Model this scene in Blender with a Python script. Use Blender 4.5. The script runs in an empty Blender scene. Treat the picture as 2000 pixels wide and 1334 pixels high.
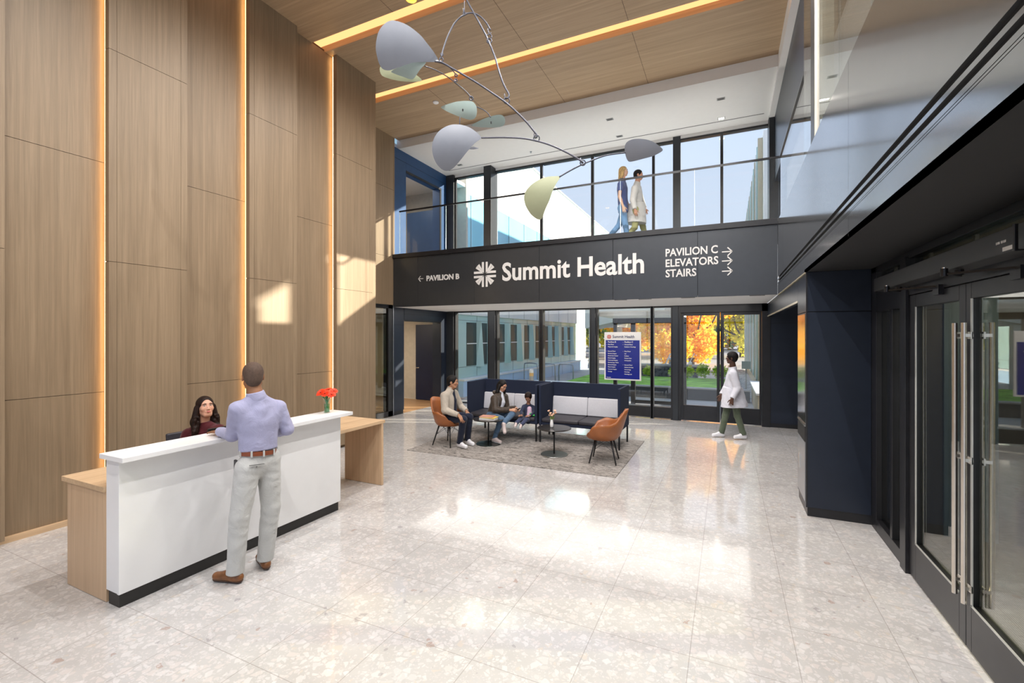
import bpy, bmesh, math, random
import numpy as np
from mathutils import Vector, Matrix
random.seed(7)
SC = bpy.context.scene
COL = SC.collection
# ------------------------------------------------------------------ camera
YAW = math.atan2(421, 893)
cd = bpy.data.cameras.new('camera'); CAM = bpy.data.objects.new('camera', cd); COL.objects.link(CAM)
CAM.location = (0, 0, 2.0); CAM.rotation_euler = (math.radians(90), 0, YAW)
cd.sensor_width = 36; cd.lens = 893 / 2000 * 36; cd.shift_y = -0.006; cd.clip_end = 400; cd.clip_start = 0.05
SC.camera = CAM
# ------------------------------------------------------------------ world, sun, exposure
SC.view_settings.view_transform = 'Standard'; SC.view_settings.look = 'None'
SC.view_settings.gamma = 1; SC.view_settings.use_curve_mapping = False
SC.view_settings.exposure = 0.75
W = bpy.data.worlds.new('world'); SC.world = W; W.use_nodes = True
_n = W.node_tree.nodes; _l = W.node_tree.links
_bg = _n['Background']; _tc = _n.new('ShaderNodeTexCoord'); _sp = _n.new('ShaderNodeSeparateXYZ'); _cr = _n.new('ShaderNodeValToRGB')
_l.new(_tc.outputs['Generated'], _sp.inputs[0]); _l.new(_sp.outputs['Z'], _cr.inputs[0]); _l.new(_cr.outputs[0], _bg.inputs[0])
_cr.color_ramp.elements[0].position = 0.0; _cr.color_ramp.elements[0].color = (0.80, 0.86, 1.0, 1)
_cr.color_ramp.elements[1].position = 0.7; _cr.color_ramp.elements[1].color = (0.36, 0.56, 0.98, 1)
_e = _cr.color_ramp.elements.new(0.3); _e.color = (0.70, 0.80, 1.0, 1)
_bg.inputs[1].default_value = 0.68
_sd = bpy.data.lights.new('sun', 'SUN'); SUN = bpy.data.objects.new('sun', _sd); COL.objects.link(SUN)
_sd.energy = 9.0; _sd.angle = math.radians(0.6); _sd.color = (1.0, 0.9, 0.74)
SUN.rotation_euler = Vector((2.36, 1.0, 0.6)).to_track_quat('Z', 'Y').to_euler(); SUN.location = (20, 20, 12)
def area(name, loc, size, energy, color, rot=(0, 0, 0)):
    l = bpy.data.lights.new(name, 'AREA'); l.shape = 'RECTANGLE'; l.size, l.size_y = size; l.energy = energy; l.color = color
    o = bpy.data.objects.new(name, l); COL.objects.link(o); o.location = loc; o.rotation_euler = rot
    return o
# added fill lamps for the lobby, gallery and walkway; ceiling lamps in the vestibule
def spot(name, loc, energy, color=(1.0, .975, .95), r=0.0, ang=165):
    l = bpy.data.lights.new(name, 'SPOT'); l.energy = energy; l.color = color; l.spot_size = math.radians(ang); l.spot_blend = .6; l.shadow_soft_size = r
    o = bpy.data.objects.new(name, l); COL.objects.link(o); o.location = loc; return o
for _x in (-3.5, -1.6, -.2):
    for _y in (-2.5, .2, 2.9, 4.8, 6.6): spot('downlight', (_x, _y, 6.85), 135)  # spots added to brighten the lobby, no fittings built for them
for _x in (-6.5, -4.4, -2.2, -.2): spot('walkway_fill_spot', (_x, 10.9, 2.66), 4)  # weak fill spots added beneath the walkway soffit
area('walkway_fill', (-3.3, 10.2, 2.69), (7.4, 2.2), 55, (1, .96, .9))  # broad soft fill added under the walkway, no panel is built there
area('sill_fill_up', (-3.3, 11.1, 4.15), (7.5, .2), 36, (1, .97, .92), (math.pi, 0, 0))  # upward fill added to brighten the white gallery ceiling, no fixture on the sill
area('ledge_fill_up', (-3.3, 8.93, 4.03), (7.5, .06), 24, (1, .95, .88), (math.pi, 0, 0))  # added upward fill for the wood ceiling, hidden from below
spot('vestibule_downlight', (2.2, 4.9, 2.66), 22, (1, .8, .5)); spot('vestibule_downlight', (3.2, 2.9, 2.66), 22, (1, .8, .5))

# ------------------------------------------------------------------ node helpers / materials
class NT:
    def __init__(s, name):
        s.m = bpy.data.materials.new(name); s.m.use_nodes = True; s.n = s.m.node_tree.nodes; s.l = s.m.node_tree.links
        s.b = s.n['Principled BSDF']; s.out = s.n['Material Output']
    def new(s, t, **kw):
        q = s.n.new('ShaderNode' + t)
        for k, v in kw.items(): setattr(q, k, v)
        return q
    def co(s, scale=(1, 1, 1)):
        tc = s.new('TexCoord'); mp = s.new('Mapping'); mp.inputs['Scale'].default_value = scale
        geo = s.new('NewGeometry'); s.l.new(geo.outputs['Position'], mp.inputs[0]); return mp.outputs[0]
    def oco(s, scale=(1, 1, 1)):
        tc = s.new('TexCoord'); mp = s.new('Mapping'); mp.inputs['Scale'].default_value = scale
        s.l.new(tc.outputs['Object'], mp.inputs[0]); return mp.outputs[0]
    def noise(s, vec, scale=5, detail=4, rough=.5, dist=0):
        q = s.new('TexNoise'); q.inputs['Scale'].default_value = scale; q.inputs['Detail'].default_value = detail
        q.inputs['Roughness'].default_value = rough; q.inputs['Distortion'].default_value = dist
        s.l.new(vec, q.inputs['Vector']); return q
    def ramp(s, fac, stops, interp='LINEAR'):
        q = s.new('ValToRGB'); r = q.color_ramp; r.interpolation = interp
        while len(r.elements) < len(stops): r.elements.new(0.5)
        for e, (p, c) in zip(r.elements, stops): e.position = p; e.color = (*c, 1) if len(c) == 3 else c
        s.l.new(fac, q.inputs[0]); return q.outputs[0]
    def math(s, op, a, b=None, clamp=False):
        q = s.new('Math', operation=op); q.use_clamp = clamp
        for i, v in enumerate((a, b)):
            if v is None: continue
            if isinstance(v, (int, float)): q.inputs[i].default_value = v
            else: s.l.new(v, q.inputs[i])
        return q.outputs[0]
    def mix(s, fac, a, b, bt='MIX'):
        q = s.new('Mix', data_type='RGBA', blend_type=bt)
        for i, v in ((0, fac), (6, a), (7, b)):
            if isinstance(v, (int, float)): q.inputs[i].default_value = v
            elif isinstance(v, tuple): q.inputs[i].default_value = (*v, 1)
            else: s.l.new(v, q.inputs[i])
        return q.outputs[2]
    def bump(s, h, strength=.2, dist=.01):
        q = s.new('Bump'); q.inputs['Strength'].default_value = strength; q.inputs['Distance'].default_value = dist
        s.l.new(h, q.inputs['Height']); s.l.new(q.outputs[0], s.b.inputs['Normal'])
    def col(s, v):
        if isinstance(v, tuple): s.b.inputs['Base Color'].default_value = (*v, 1)
        else: s.l.new(v, s.b.inputs['Base Color'])
    def set(s, rough=.5, metal=0, spec=.5, coat=0, coatr=.1, trans=0, sheen=0, alpha=1):
        for k, v in (('Roughness', rough), ('Metallic', metal), ('Specular IOR Level', spec), ('Coat Weight', coat), ('Coat Roughness', coatr),
                     ('Transmission Weight', trans), ('Sheen Weight', sheen), ('Alpha', alpha)):
            s.b.inputs[k].default_value = v

def srgb(r, g, b):
    f = lambda c: (c / 255 / 12.92) if c / 255 <= .04045 else ((c / 255 + .055) / 1.055) ** 2.4
    return (f(r), f(g), f(b))
def plain(name, c, rough=.5, metal=0, spec=.5, coat=0, var=0.06, nscale=8, bump=0, bscale=200, sheen=0):
    t = NT(name); v = t.oco()
    nz = t.noise(v, nscale, 3)
    d = tuple(max(0, x * (1 - var)) for x in c); e = tuple(min(1, x * (1 + var)) for x in c)
    t.col(t.ramp(nz.outputs[0], [(.3, d), (.7, e)])); t.set(rough, metal, spec, coat, sheen=sheen)
    if bump: t.bump(t.noise(v, bscale, 2).outputs[0], bump, .003)
    return t.m
def wood(name, axis, light, dark, rough=.45, seed=0.0):
    t = NT(name); sc = [26, 26, 26]; sc[axis] = .55
    sc2 = [90, 90, 90]; sc2[axis] = 2.2
    sc3 = [3.1, 3.1, 3.1]; sc3[axis] = .12
    a = t.noise(t.co(tuple(sc)), 1, 5, .6, .6); b = t.noise(t.co(tuple(sc2)), 1, 3, .6); c = t.noise(t.co(tuple(sc3)), 1, 2, .5, .3)
    m = t.math('ADD', t.math('MULTIPLY', a.outputs[0], .5), t.math('ADD', t.math('MULTIPLY', b.outputs[0], .28), t.math('MULTIPLY', c.outputs[0], .22)))
    t.col(t.ramp(m, [(.34, dark), (.5, tuple((x + y) / 2 for x, y in zip(dark, light))), (.63, light)]))
    t.set(rough, 0, .35); t.bump(a.outputs[0], .05, .002); return t.m
def emis(name, c, s):
    t = NT(name); t.col((0, 0, 0)); t.b.inputs['Emission Color'].default_value = (*c, 1); t.b.inputs['Emission Strength'].default_value = s; return t.m
def glassmat(name, tint=(1, 1, 1), f0=.04, refl=1.0, rough=0.0):
    t = NT(name); tr = t.new('BsdfTransparent'); tr.inputs[0].default_value = (*tint, 1)
    gl = t.new('BsdfGlossy'); gl.inputs['Roughness'].default_value = rough; gl.inputs[0].default_value = (refl, refl, refl, 1)
    lw = t.new('LayerWeight'); lw.inputs[0].default_value = .5
    f = t.math('ADD', t.math('MULTIPLY', t.math('POWER', lw.outputs['Facing'], 5), .9 - f0), f0); mx = t.new('MixShader')
    t.l.new(f, mx.inputs[0]); t.l.new(tr.outputs[0], mx.inputs[1]); t.l.new(gl.outputs[0], mx.inputs[2]); t.l.new(mx.outputs[0], t.out.inputs[0])
    return t.m

M = {}
M['wood_v'] = wood('oak_vertical', 2, (.275, .198, .124), (.178, .125, .076))
M['wood_x'] = wood('oak_ceiling', 0, (.47, .34, .215), (.31, .218, .133))
M['wood_y'] = wood('oak_along', 1, (.64, .455, .28), (.47, .315, .185))
M['wood_desk'] = wood('oak_desk', 2, (.66, .47, .30), (.50, .335, .205))
M['wood_floor'] = wood('oak_floor', 0, (.42, .25, .13), (.27, .15, .07), .35)
M['white'] = plain('white_paint', (.78, .78, .78), .6, var=.01)
M['soffit_white'] = plain('white_ceiling_paint', (.80, .79, .78), .7, var=.01)
M['white_gloss'] = plain('white_laminate', (.83, .83, .83), .28, var=.01)
M['black'] = plain('black_frame', (.012, .012, .014), .35, var=.2)
M['blackmetal'] = plain('black_steel', (.014, .014, .016), .3, .3)
M['kick'] = plain('black_kick', (.018, .017, .016), .45, bump=.1)
M['navy'] = plain('navy_panel', (.015, .021, .036), .34, .2, .5, var=.05)
M['navy_blue'] = plain('blue_panel', (.016, .06, .16), .4, .1, .5, var=.05)
M['navy_door'] = plain('navy_door', (.008, .014, .045), .4, .1, .5, var=.05)
M['charcoal'] = plain('charcoal_fascia', (.062, .066, .072), .28, .55, .5, var=.03)
M['fascia'] = plain('dark_metal_fascia', (.27, .275, .28), .14, .9, .6, .2, var=.03)
M['post_grey'] = plain('post_grey', (.030, .034, .040), .4, .3, var=.05)
M['soffit_dark'] = plain('dark_soffit', (.018, .018, .019), .6, var=.05)
M['steel'] = plain('brushed_steel', (.72, .68, .62), .25, 1.0, var=.04)
M['satin_steel'] = plain('satin_steel', (.45, .47, .5), .3, .9, var=.04)
M['gap'] = plain('shadow_joint', (.07, .04, .024), .8)
M['darkgap'] = plain('dark_joint', (.006, .006, .007), .7)
M['glass'] = glassmat('clear_glass', (.97, .985, .985))
M['glass_wall'] = glassmat('office_glass', (.90, .94, .93), .30)
M['glass_door'] = glassmat('door_glass', (.88, .90, .86), .07)
M['glass_tint'] = glassmat('tinted_glass', (.55, .56, .5), .07)
M['glass_edge'] = plain('glass_edge', (.75, .9, .92), .15, var=.02)
M['led'] = emis('warm_led', (1.0, .58, .23), 15)
M['cove'] = emis('cove_led', (1.0, .44, .17), 1.15)
M['lamp'] = emis('lamp_white', (1.0, .93, .82), 14)
M['lamp_warm'] = emis('lamp_warm', (1.0, .75, .35), 8)
M['letter'] = plain('letter_white', (.64, .62, .595), .5, var=.01)
M['leather'] = plain('tan_leather', (.31, .10, .028), .42, 0, .5, .1, var=.1, bump=.15, bscale=300)
M['grey_fabric'] = plain('light_grey_fabric', (.56, .56, .60), .95, var=.12, nscale=160, bump=.4, bscale=500, sheen=.2)
M['navy_fabric'] = plain('navy_felt', (.018, .024, .046), .9, spec=.2, var=.12, nscale=200)
M['seat_fabric'] = plain('charcoal_seat', (.034, .032, .040), .5, var=.1)
M['mob_grey'] = plain('mobile_grey', (.21, .225, .265), .45, var=.03)
M['mob_green'] = plain('mobile_green', (.34, .43, .41), .35, var=.03)
M['mob_olive'] = plain('mobile_olive', (.36, .38, .24), .5, var=.03)
M['wire'] = plain('mobile_wire', (.09, .092, .115), .4, .5)
def flat(n, c, r=.6, **k): return plain(n, c, r, **k)

# terrazzo floor
def terrazzo():
    t = NT('terrazzo'); v = t.co()
    nz = t.noise(v, 9, 2); wv = t.new('VectorMath', operation='MULTIPLY_ADD'); t.l.new(nz.outputs['Color'], wv.inputs[0])
    wv.inputs[1].default_value = (.045, .045, .045); t.l.new(v, wv.inputs[2])
    base = t.ramp(t.noise(v, 3, 4).outputs[0], [(.3, (.47, .452, .438)), (.7, (.53, .515, .503))])
    out = base
    for sc, th, lo, col, st in ((19, .10, .55, None, .5), (38, .10, .55, None, .45), (80, .12, .7, None, .3)):
        vo = t.new('TexVoronoi'); vo.inputs['Scale'].default_value = sc; t.l.new(wv.outputs[0], vo.inputs['Vector'])
        ve = t.new('TexVoronoi', feature='DISTANCE_TO_EDGE'); ve.inputs['Scale'].default_value = sc; t.l.new(wv.outputs[0], ve.inputs['Vector'])
        sp = t.new('SeparateColor'); t.l.new(vo.outputs['Color'], sp.inputs[0])
        pick = t.math('GREATER_THAN', sp.outputs[0], lo)
        edge = t.math('MULTIPLY', t.math('SUBTRACT', ve.outputs[0], th), 30, True)
        f = t.math('MULTIPLY', t.math('MULTIPLY', pick, edge), st)
        c = t.ramp(sp.outputs[1], [(0, (.70, .68, .67)), (.35, (.64, .61, .60)), (.6, (.66, .60, .57)), (.86, (.48, .47, .47)), (.95, (.60, .52, .43)), (.985, (.28, .26, .27)), (.994, (.34, .20, .14))], 'CONSTANT')
        out = t.mix(f, out, c)
    # tile joints every 0.605 m
    sp = t.new('SeparateXYZ'); t.l.new(v, sp.inputs[0])
    def joint(o, off):
        a = t.math('FRACT', t.math('MULTIPLY', t.math('ADD', o, off), 1 / .605)); d = t.math('ABSOLUTE', t.math('SUBTRACT', a, .5))
        return t.math('GREATER_THAN', d, .4958)
    j = t.math('MAXIMUM', joint(sp.outputs[0], .215 + 6.05), joint(sp.outputs[1], -3.05 + 6.05))
    out = t.mix(t.math('MULTIPLY', j, .55), out, (.26, .235, .21))
    t.col(out); t.set(.13, 0, .5, .5, .05)
    rn = t.ramp(t.noise(v, 1.3, 3).outputs[0], [(.3, (.10, .10, .10)), (.7, (.17, .17, .17))]); t.l.new(rn, t.b.inputs['Roughness'])
    return t.m
M['terrazzo'] = terrazzo()
def carpet():
    t = NT('carpet'); v = t.co((1, 1, 1)); a = t.noise(t.co((4, 11, 1)), 1.0, 6, .75, 2.5); b = t.noise(v, 90, 2, .6)
    m = t.math('ADD', t.math('MULTIPLY', a.outputs[0], .75), t.math('MULTIPLY', b.outputs[0], .3))
    t.col(t.ramp(m, [(.38, (.05, .047, .047)), (.46, (.15, .138, .13)), (.53, (.30, .275, .255)), (.64, (.42, .39, .365))])); t.set(.95, 0, .2); t.bump(b.outputs[0], .6, .005); return t.m
M['carpet'] = carpet()

# ------------------------------------------------------------------ mesh builder and object helpers
class MB:
    def __init__(s): s.v = []; s.f = []
    def add(s, vs, fs):
        n = len(s.v); s.v += [tuple(v) for v in vs]; s.f += [tuple(i + n for i in f) for f in fs]; return s
    def box(s, x0, x1, y0, y1, z0, z1):
        return s.add([(x0, y0, z0), (x1, y0, z0), (x1, y1, z0), (x0, y1, z0), (x0, y0, z1), (x1, y0, z1), (x1, y1, z1), (x0, y1, z1)],
                     [(0, 3, 2, 1), (4, 5, 6, 7), (0, 1, 5, 4), (1, 2, 6, 5), (2, 3, 7, 6), (3, 0, 4, 7)])
    def obox(s, c, size, R=None):
        R = R or Matrix.Identity(3); c = Vector(c); h = [q / 2 for q in size]
        vs = [c + R @ Vector((a * h[0], b * h[1], d * h[2])) for d in (-1, 1) for a, b in ((-1, -1), (1, -1), (1, 1), (-1, 1))]
        return s.add(vs, [(0, 3, 2, 1), (4, 5, 6, 7), (0, 1, 5, 4), (1, 2, 6, 5), (2, 3, 7, 6), (3, 0, 4, 7)])
    def bar(s, a, b, w, d=None):
        a, b = Vector(a), Vector(b); z = (b - a).normalized(); up = Vector((0, 0, 1)) if abs(z.z) < .9 else Vector((1, 0, 0))
        x = up.cross(z).normalized(); y = z.cross(x); R = Matrix((x, y, z)).transposed()
        return s.obox((a + b) / 2, (w, d or w, (b - a).length), R)
    def tube(s, pts, r, n=8, r1=None, caps=True):
        pts = [Vector(p) for p in pts]; m = len(pts); rs = [r + (r1 - r) * i / (m - 1) if r1 is not None else (r[i] if isinstance(r, (list, tuple)) else r) for i in range(m)]
        t0 = (pts[1] - pts[0]).normalized(); up = Vector((0, 0, 1)) if abs(t0.z) < .9 else Vector((1, 0, 0)); x = up.cross(t0).normalized(); vs = []
        for i, p in enumerate(pts):
            t = (pts[min(i + 1, m - 1)] - pts[max(i - 1, 0)]).normalized(); x = (x - t * x.dot(t)).normalized(); y = t.cross(x)
            for k in range(n): a = 2 * math.pi * k / n; vs.append(p + (x * math.cos(a) + y * math.sin(a)) * rs[i])
        fs = [(i * n + k, i * n + (k + 1) % n, (i + 1) * n + (k + 1) % n, (i + 1) * n + k) for i in range(m - 1) for k in range(n)]
        if caps: fs += [tuple(range(n - 1, -1, -1)), tuple((m - 1) * n + k for k in range(n))]
        return s.add(vs, fs)
    def ring(s, c, R, r, axis, n=16, k=6):
        c = Vector(c); axis = Vector(axis).normalized(); up = Vector((0, 0, 1)) if abs(axis.z) < .9 else Vector((1, 0, 0)); x = up.cross(axis).normalized(); y = axis.cross(x)
        vs = []; fs = []
        for i in range(n):
            a = 2 * math.pi * i / n; d = x * math.cos(a) + y * math.sin(a)
            for j in range(k): b = 2 * math.pi * j / k; vs.append(c + d * (R + r * math.cos(b)) + axis * (r * math.sin(b)))
        for i in range(n):
            for j in range(k): fs.append((i * k + j, ((i + 1) % n) * k + j, ((i + 1) % n) * k + (j + 1) % k, i * k + (j + 1) % k))
        return s.add(vs, fs)
    def lathe(s, prof, c=(0, 0, 0), n=24):
        vs = [(c[0] + r * math.cos(2 * math.pi * k / n), c[1] + r * math.sin(2 * math.pi * k / n), c[2] + z) for r, z in prof for k in range(n)]
        fs = [(i * n + k, i * n + (k + 1) % n, (i + 1) * n + (k + 1) % n, (i + 1) * n + k) for i in range(len(prof) - 1) for k in range(n)]
        fs += [tuple(range(n - 1, -1, -1)), tuple((len(prof) - 1) * n + k for k in range(n))]
        return s.add(vs, fs)
    def prism(s, pts, vec):
        pts = [Vector(p) for p in pts]; vec = Vector(vec); n = len(pts)
        return s.add(pts + [p + vec for p in pts], [tuple(range(n - 1, -1, -1)), tuple(range(n, 2 * n))] + [(i, (i + 1) % n, n + (i + 1) % n, n + i) for i in range(n)])
    def ell(s, c, r, R=None, n=12, m=8):
        c = Vector(c); vs = []
        for i in range(m + 1):
            th = math.pi * i / m
            for k in range(n):
                ph = 2 * math.pi * k / n; p = Vector((r[0] * math.sin(th) * math.cos(ph), r[1] * math.sin(th) * math.sin(ph), r[2] * math.cos(th))); vs.append(c + (R @ p if R else p))
        fs = [(i * n + k, (i + 1) * n + k, (i + 1) * n + (k + 1) % n, i * n + (k + 1) % n) for i in range(m) for k in range(n)]
        return s.add(vs, fs)
    def build(s, name, m, parent=None, smooth=False, bevel=0, seg=2):
        return mkobj(name, np.array(s.v, dtype=float).reshape(-1, 3), s.f, m, parent, smooth, bevel, seg)
def woff(o):
    v = Vector((0, 0, 0))
    while o is not None: v += o.location; o = o.parent
    return v
def mkobj(name, V, F, m, parent=None, smooth=False, bevel=0, seg=2, origin=None):
    me = bpy.data.meshes.new(name)
    if parent is not None: off = np.array(woff(parent)); loc = (0, 0, 0)
    else:
        lo, hi = V.min(0), V.max(0); off = np.array([(lo[0] + hi[0]) / 2, (lo[1] + hi[1]) / 2, lo[2]]); loc = off
    me.from_pydata((V - off).tolist(), [], F if isinstance(F, list) else F.tolist()); me.validate(clean_customdata=False)
    bm = bmesh.new(); bm.from_mesh(me); bmesh.ops.recalc_face_normals(bm, faces=bm.faces); bm.to_mesh(me); bm.free()
    me.materials.append(M[m] if isinstance(m, str) else m)
    if smooth: me.polygons.foreach_set('use_smooth', [True] * len(me.polygons))
    o = bpy.data.objects.new(name, me); COL.objects.link(o); o.location = loc
    if parent is not None: o.parent = parent
    if bevel:
        b = o.modifiers.new('bevel', 'BEVEL'); b.width = bevel; b.segments = seg; b.limit_method = 'ANGLE'; b.angle_limit = math.radians(40)
        b.harden_normals = False
    return o
def thing(name, label, cat, loc=(0, 0, 0), group=None, kind=None):
    o = bpy.data.objects.new(name, None); COL.objects.link(o); o.location = loc; o.empty_display_size = .1
    return tag(o, label, cat, group, kind)
def tag(o, label=None, cat=None, group=None, kind=None):
    if label: o['label'] = label
    if cat: o['category'] = cat
    if group: o['group'] = group
    if kind: o['kind'] = kind
    return o
def struct(o): o['kind'] = 'structure'; return o
def dup(o, loc=None, parent=None, label=None, group=None):
    c = o.copy(); COL.objects.link(c)
    if parent is not None: c.parent = parent
    if loc is not None: c.location = loc
    if label: c['label'] = label
    if group: c['group'] = group
    for ch in list(o.children): dup(ch, None, c)
    return c
def text_mesh(parent, name, body, x, z, y, size, m, bold=0.0, align='LEFT', sx=1.0, depth=.004, spacing=1.0):
    """lettering lying in an XZ plane at depth y, facing -Y; x,z is the baseline start"""
    c = bpy.data.curves.new(name, 'FONT'); c.body = body; c.size = size; c.offset = bold; c.extrude = depth; c.align_x = align; c.resolution_u = 3; c.space_character = spacing
    t = bpy.data.objects.new(name, c); COL.objects.link(t); bpy.context.view_layer.update()
    me = bpy.data.meshes.new_from_object(t.evaluated_get(bpy.context.evaluated_depsgraph_get()))
    bpy.data.objects.remove(t); me.name = name
    V = np.empty(len(me.vertices) * 3); me.vertices.foreach_get('co', V); V = V.reshape(-1, 3)
    off = np.array(woff(parent)) if parent is not None else np.zeros(3)
    out = np.stack([x + V[:, 0] * sx, np.full(len(V), y) - V[:, 2], z + V[:, 1]], 1) - off
    me.vertices.foreach_set('co', out.ravel()); me.materials.clear(); me.materials.append(M[m]); me.update()
    o = bpy.data.objects.new(name, me); COL.objects.link(o)
    if parent is not None: o.parent = parent
    return o
# a point of the place from where it is seen and how far along the view direction it lies
_fw = Vector((-math.sin(YAW), math.cos(YAW), 0)); _rt = Vector((math.cos(YAW), math.sin(YAW), 0))
def P(px, py, d): return Vector((0, 0, 2)) + (_fw + _rt * ((px - 1000) / 893) + Vector((0, 0, -(py - 655) / 893))) * d
def PY(px, py, y):
    r = _fw + _rt * ((px - 1000) / 893) + Vector((0, 0, -(py - 655) / 893)); return Vector((0, 0, 2)) + r * (y / r.y)
def PX(px, py, x):
    r = _fw + _rt * ((px - 1000) / 893) + Vector((0, 0, -(py - 655) / 893)); return Vector((0, 0, 2)) + r * (x / r.x)
# ================================================================== THE ROOM
CZ = 6.91
# floors
struct(MB().box(-7.55, 1.42, -5, 11.5, -.12, 0).build('floor', 'terrazzo'))
struct(MB().box(-11.5, -7.55, 6.9, 12.5, -.12, .0).build('floor', 'wood_floor'))
struct(MB().box(.78, 5, 6.9, 11.5, -.12, -.001).build('floor', 'terrazzo'))
mat_rib = NT('entrance_mat'); _w = mat_rib.new('TexWave'); _w.inputs['Scale'].default_value = 22; mat_rib.l.new(mat_rib.co(), _w.inputs[0])
mat_rib.col(mat_rib.ramp(_w.outputs[0], [(.2, (.06, .055, .05)), (.8, (.13, .12, .11))])); mat_rib.set(.9)
struct(MB().box(1.42, 5.2, -1, 6.2, -.12, -.001).build('floor', mat_rib.m))

# left wall: recessed boards, forward boards, warm strip behind the near edge of each forward board
wl = struct(MB().box(-6.6, -6.335, -5, 6.81, 0, CZ + .05).build('wall_left', 'gap'))
FWD = [(-3.85, -3.03), (-2.22, -1.40), (-.59, .23), (1.04, 1.865), (2.668, 3.48), (4.31, 5.11), (5.92, 6.81)]
def rows(zs, z0, z1, g=.0025):
    zz = [z0] + zs + [z1]; return [(a + (g if i else 0), b - (g if i < len(zz) - 2 else 0)) for i, (a, b) in enumerate(zip(zz, zz[1:]))]
prev = -5.0
for i, (a, b) in enumerate(FWD):
    m = MB()
    for z0, z1 in rows([1.37, 3.93], .055, CZ): m.box(-6.34, -6.31, prev - .02 if i else -5, a + .16, z0, z1)
    m.build('recessed_board', 'wood_v', wl)
    core = MB().box(-6.262, -6.19, a + .02, b - .004, .1, CZ - .004).build('board_core', 'gap', wl)
    m = MB()
    for z0, z1 in rows([2.82, 5.175], .055, CZ):
        m.box(-6.262, -6.18, a, a + .072, z0, z1); m.box(-6.192, -6.18, a + .075, b - .078, z0, z1); m.box(-6.262, -6.18, b - .075, b, z0, z1)
    m.build('forward_board', 'wood_v', wl)
    MB().box(-6.274, -6.268, a + .004, a + .014, .06, CZ - .02).build('light_strip', 'led', wl)
    MB().box(-6.31, -6.262, a + .045, a + .06, .06, CZ).build('strip_backing', 'wood_v', wl)
    prev = b
struct(MB().box(-6.33, -6.27, -5, 6.8, 0, .055).build('baseboard_left', 'wood_y'))
struct(MB().box(-7.5, -6.18, 6.80, 6.9, 0, CZ).build('wall_left_return', 'wood_v'))
# wood wall above the office storefront
w2 = struct(MB().box(-7.7, -7.515, 6.9, 9.04, 2.76, CZ).build('wall_left_upper', 'gap'))
m = MB()
for z0, z1 in rows([3.93, 5.6], 2.75, CZ): m.box(-7.53, -7.50, 6.9, 8.32, z0, z1); m.box(-7.53, -7.50, 8.326, 9.02, z0, z1)
m.build('wood_board', 'wood_v', w2); MB().box(-7.53, -7.495, 9.02, 9.045, 2.75, CZ).build('edge_trim', 'wood_v', w2)
# office storefront under it
o = struct(MB().box(-7.56, -7.48, 8.80, 8.98, .02, 2.75).box(-7.56, -7.48, 6.9, 7.1, .02, 2.75).box(-7.56, -7.48, 6.9, 8.98, 2.66, 2.75).box(-7.56, -7.48, 6.9, 8.98, .02, .14).build('window_1', 'black'))
MB().box(-7.53, -7.515, 7.1, 8.80, .14, 2.66).build('glass_pane', 'glass_tint', o)
MB().box(-7.475, -7.462, 8.955, 8.975, .03, 2.74).build('edge_strip', 'satin_steel', o)
struct(MB().box(-11.5, -11.4, 6, 12.5, 0, 2.75).build('wall_office', plain('office_wall', (.42, .38, .31), .8)))
struct(MB().box(-11.5, -7.6, 6.8, 6.9, 0, 2.75).build('wall_office_side', plain('office_wall2', (.32, .29, .24), .8)))
struct(MB().box(-11.5, -7.58, 6.8, 12.6, 2.76, 2.9).build('ceiling_office', 'white'))
area('office_lamp', (-9.5, 9.5, 2.7), (1.5, .3), 45, (1, .86, .66))
for k, y in enumerate((7.6, 8.2)):
    tag(MB().box(-11.38, -11.34, y, y + .35, 2.0, 2.05).build('wall_light', 'lamp_warm'), 'slim lit bar light on the office back wall, %s one' % ('left' if k == 0 else 'right'), 'light')
# navy wall with doorway, left end of the lobby
w3 = struct(MB().box(-7.8, -7.5, 8.985, 9.42, .1, 2.70).box(-7.8, -7.5, 9.43, 11.45, 2.40, 2.70).box(-7.8, -7.5, 11.10, 11.6, 0.0, 2.40).build('wall_left_navy', 'navy', bevel=.003))
MB().box(-7.78, -7.515, 8.99, 9.41, 0, .1).build('kick_plate', 'black', w3)
MB().box(-7.505, -7.496, 9.43, 11.1, 2.36, 2.40).box(-7.505, -7.496, 11.08, 11.10, 0, 2.40).build('door_frame', 'black', w3)
MB().box(-7.503, -7.497, 8.985, 9.42, 2.262, 2.268).box(-7.503, -7.497, 9.43, 11.45, 2.545, 2.551).build('panel_joint', 'darkgap', w3)
struct(MB().box(-11.4, -7.55, 11.70, 11.9, 0, 2.75).build('wall_corridor_end', plain('corridor_wall', (.5, .46, .4), .8)))
d = struct(MB().box(-8.80, -7.90, 11.62, 11.68, .01, 2.33).build('door_1', 'navy_door', bevel=.003))
MB().box(-7.90, -7.86, 11.58, 11.69, 0, 2.36).build('door_frame', plain('door_frame_beige', (.5, .46, .4), .5), d)
MB().tube([(-8.72, 11.60, 1.0), (-8.72, 11.55, 1.0), (-8.62, 11.55, 1.0)], .01).build('door_handle', 'steel', d)
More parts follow.
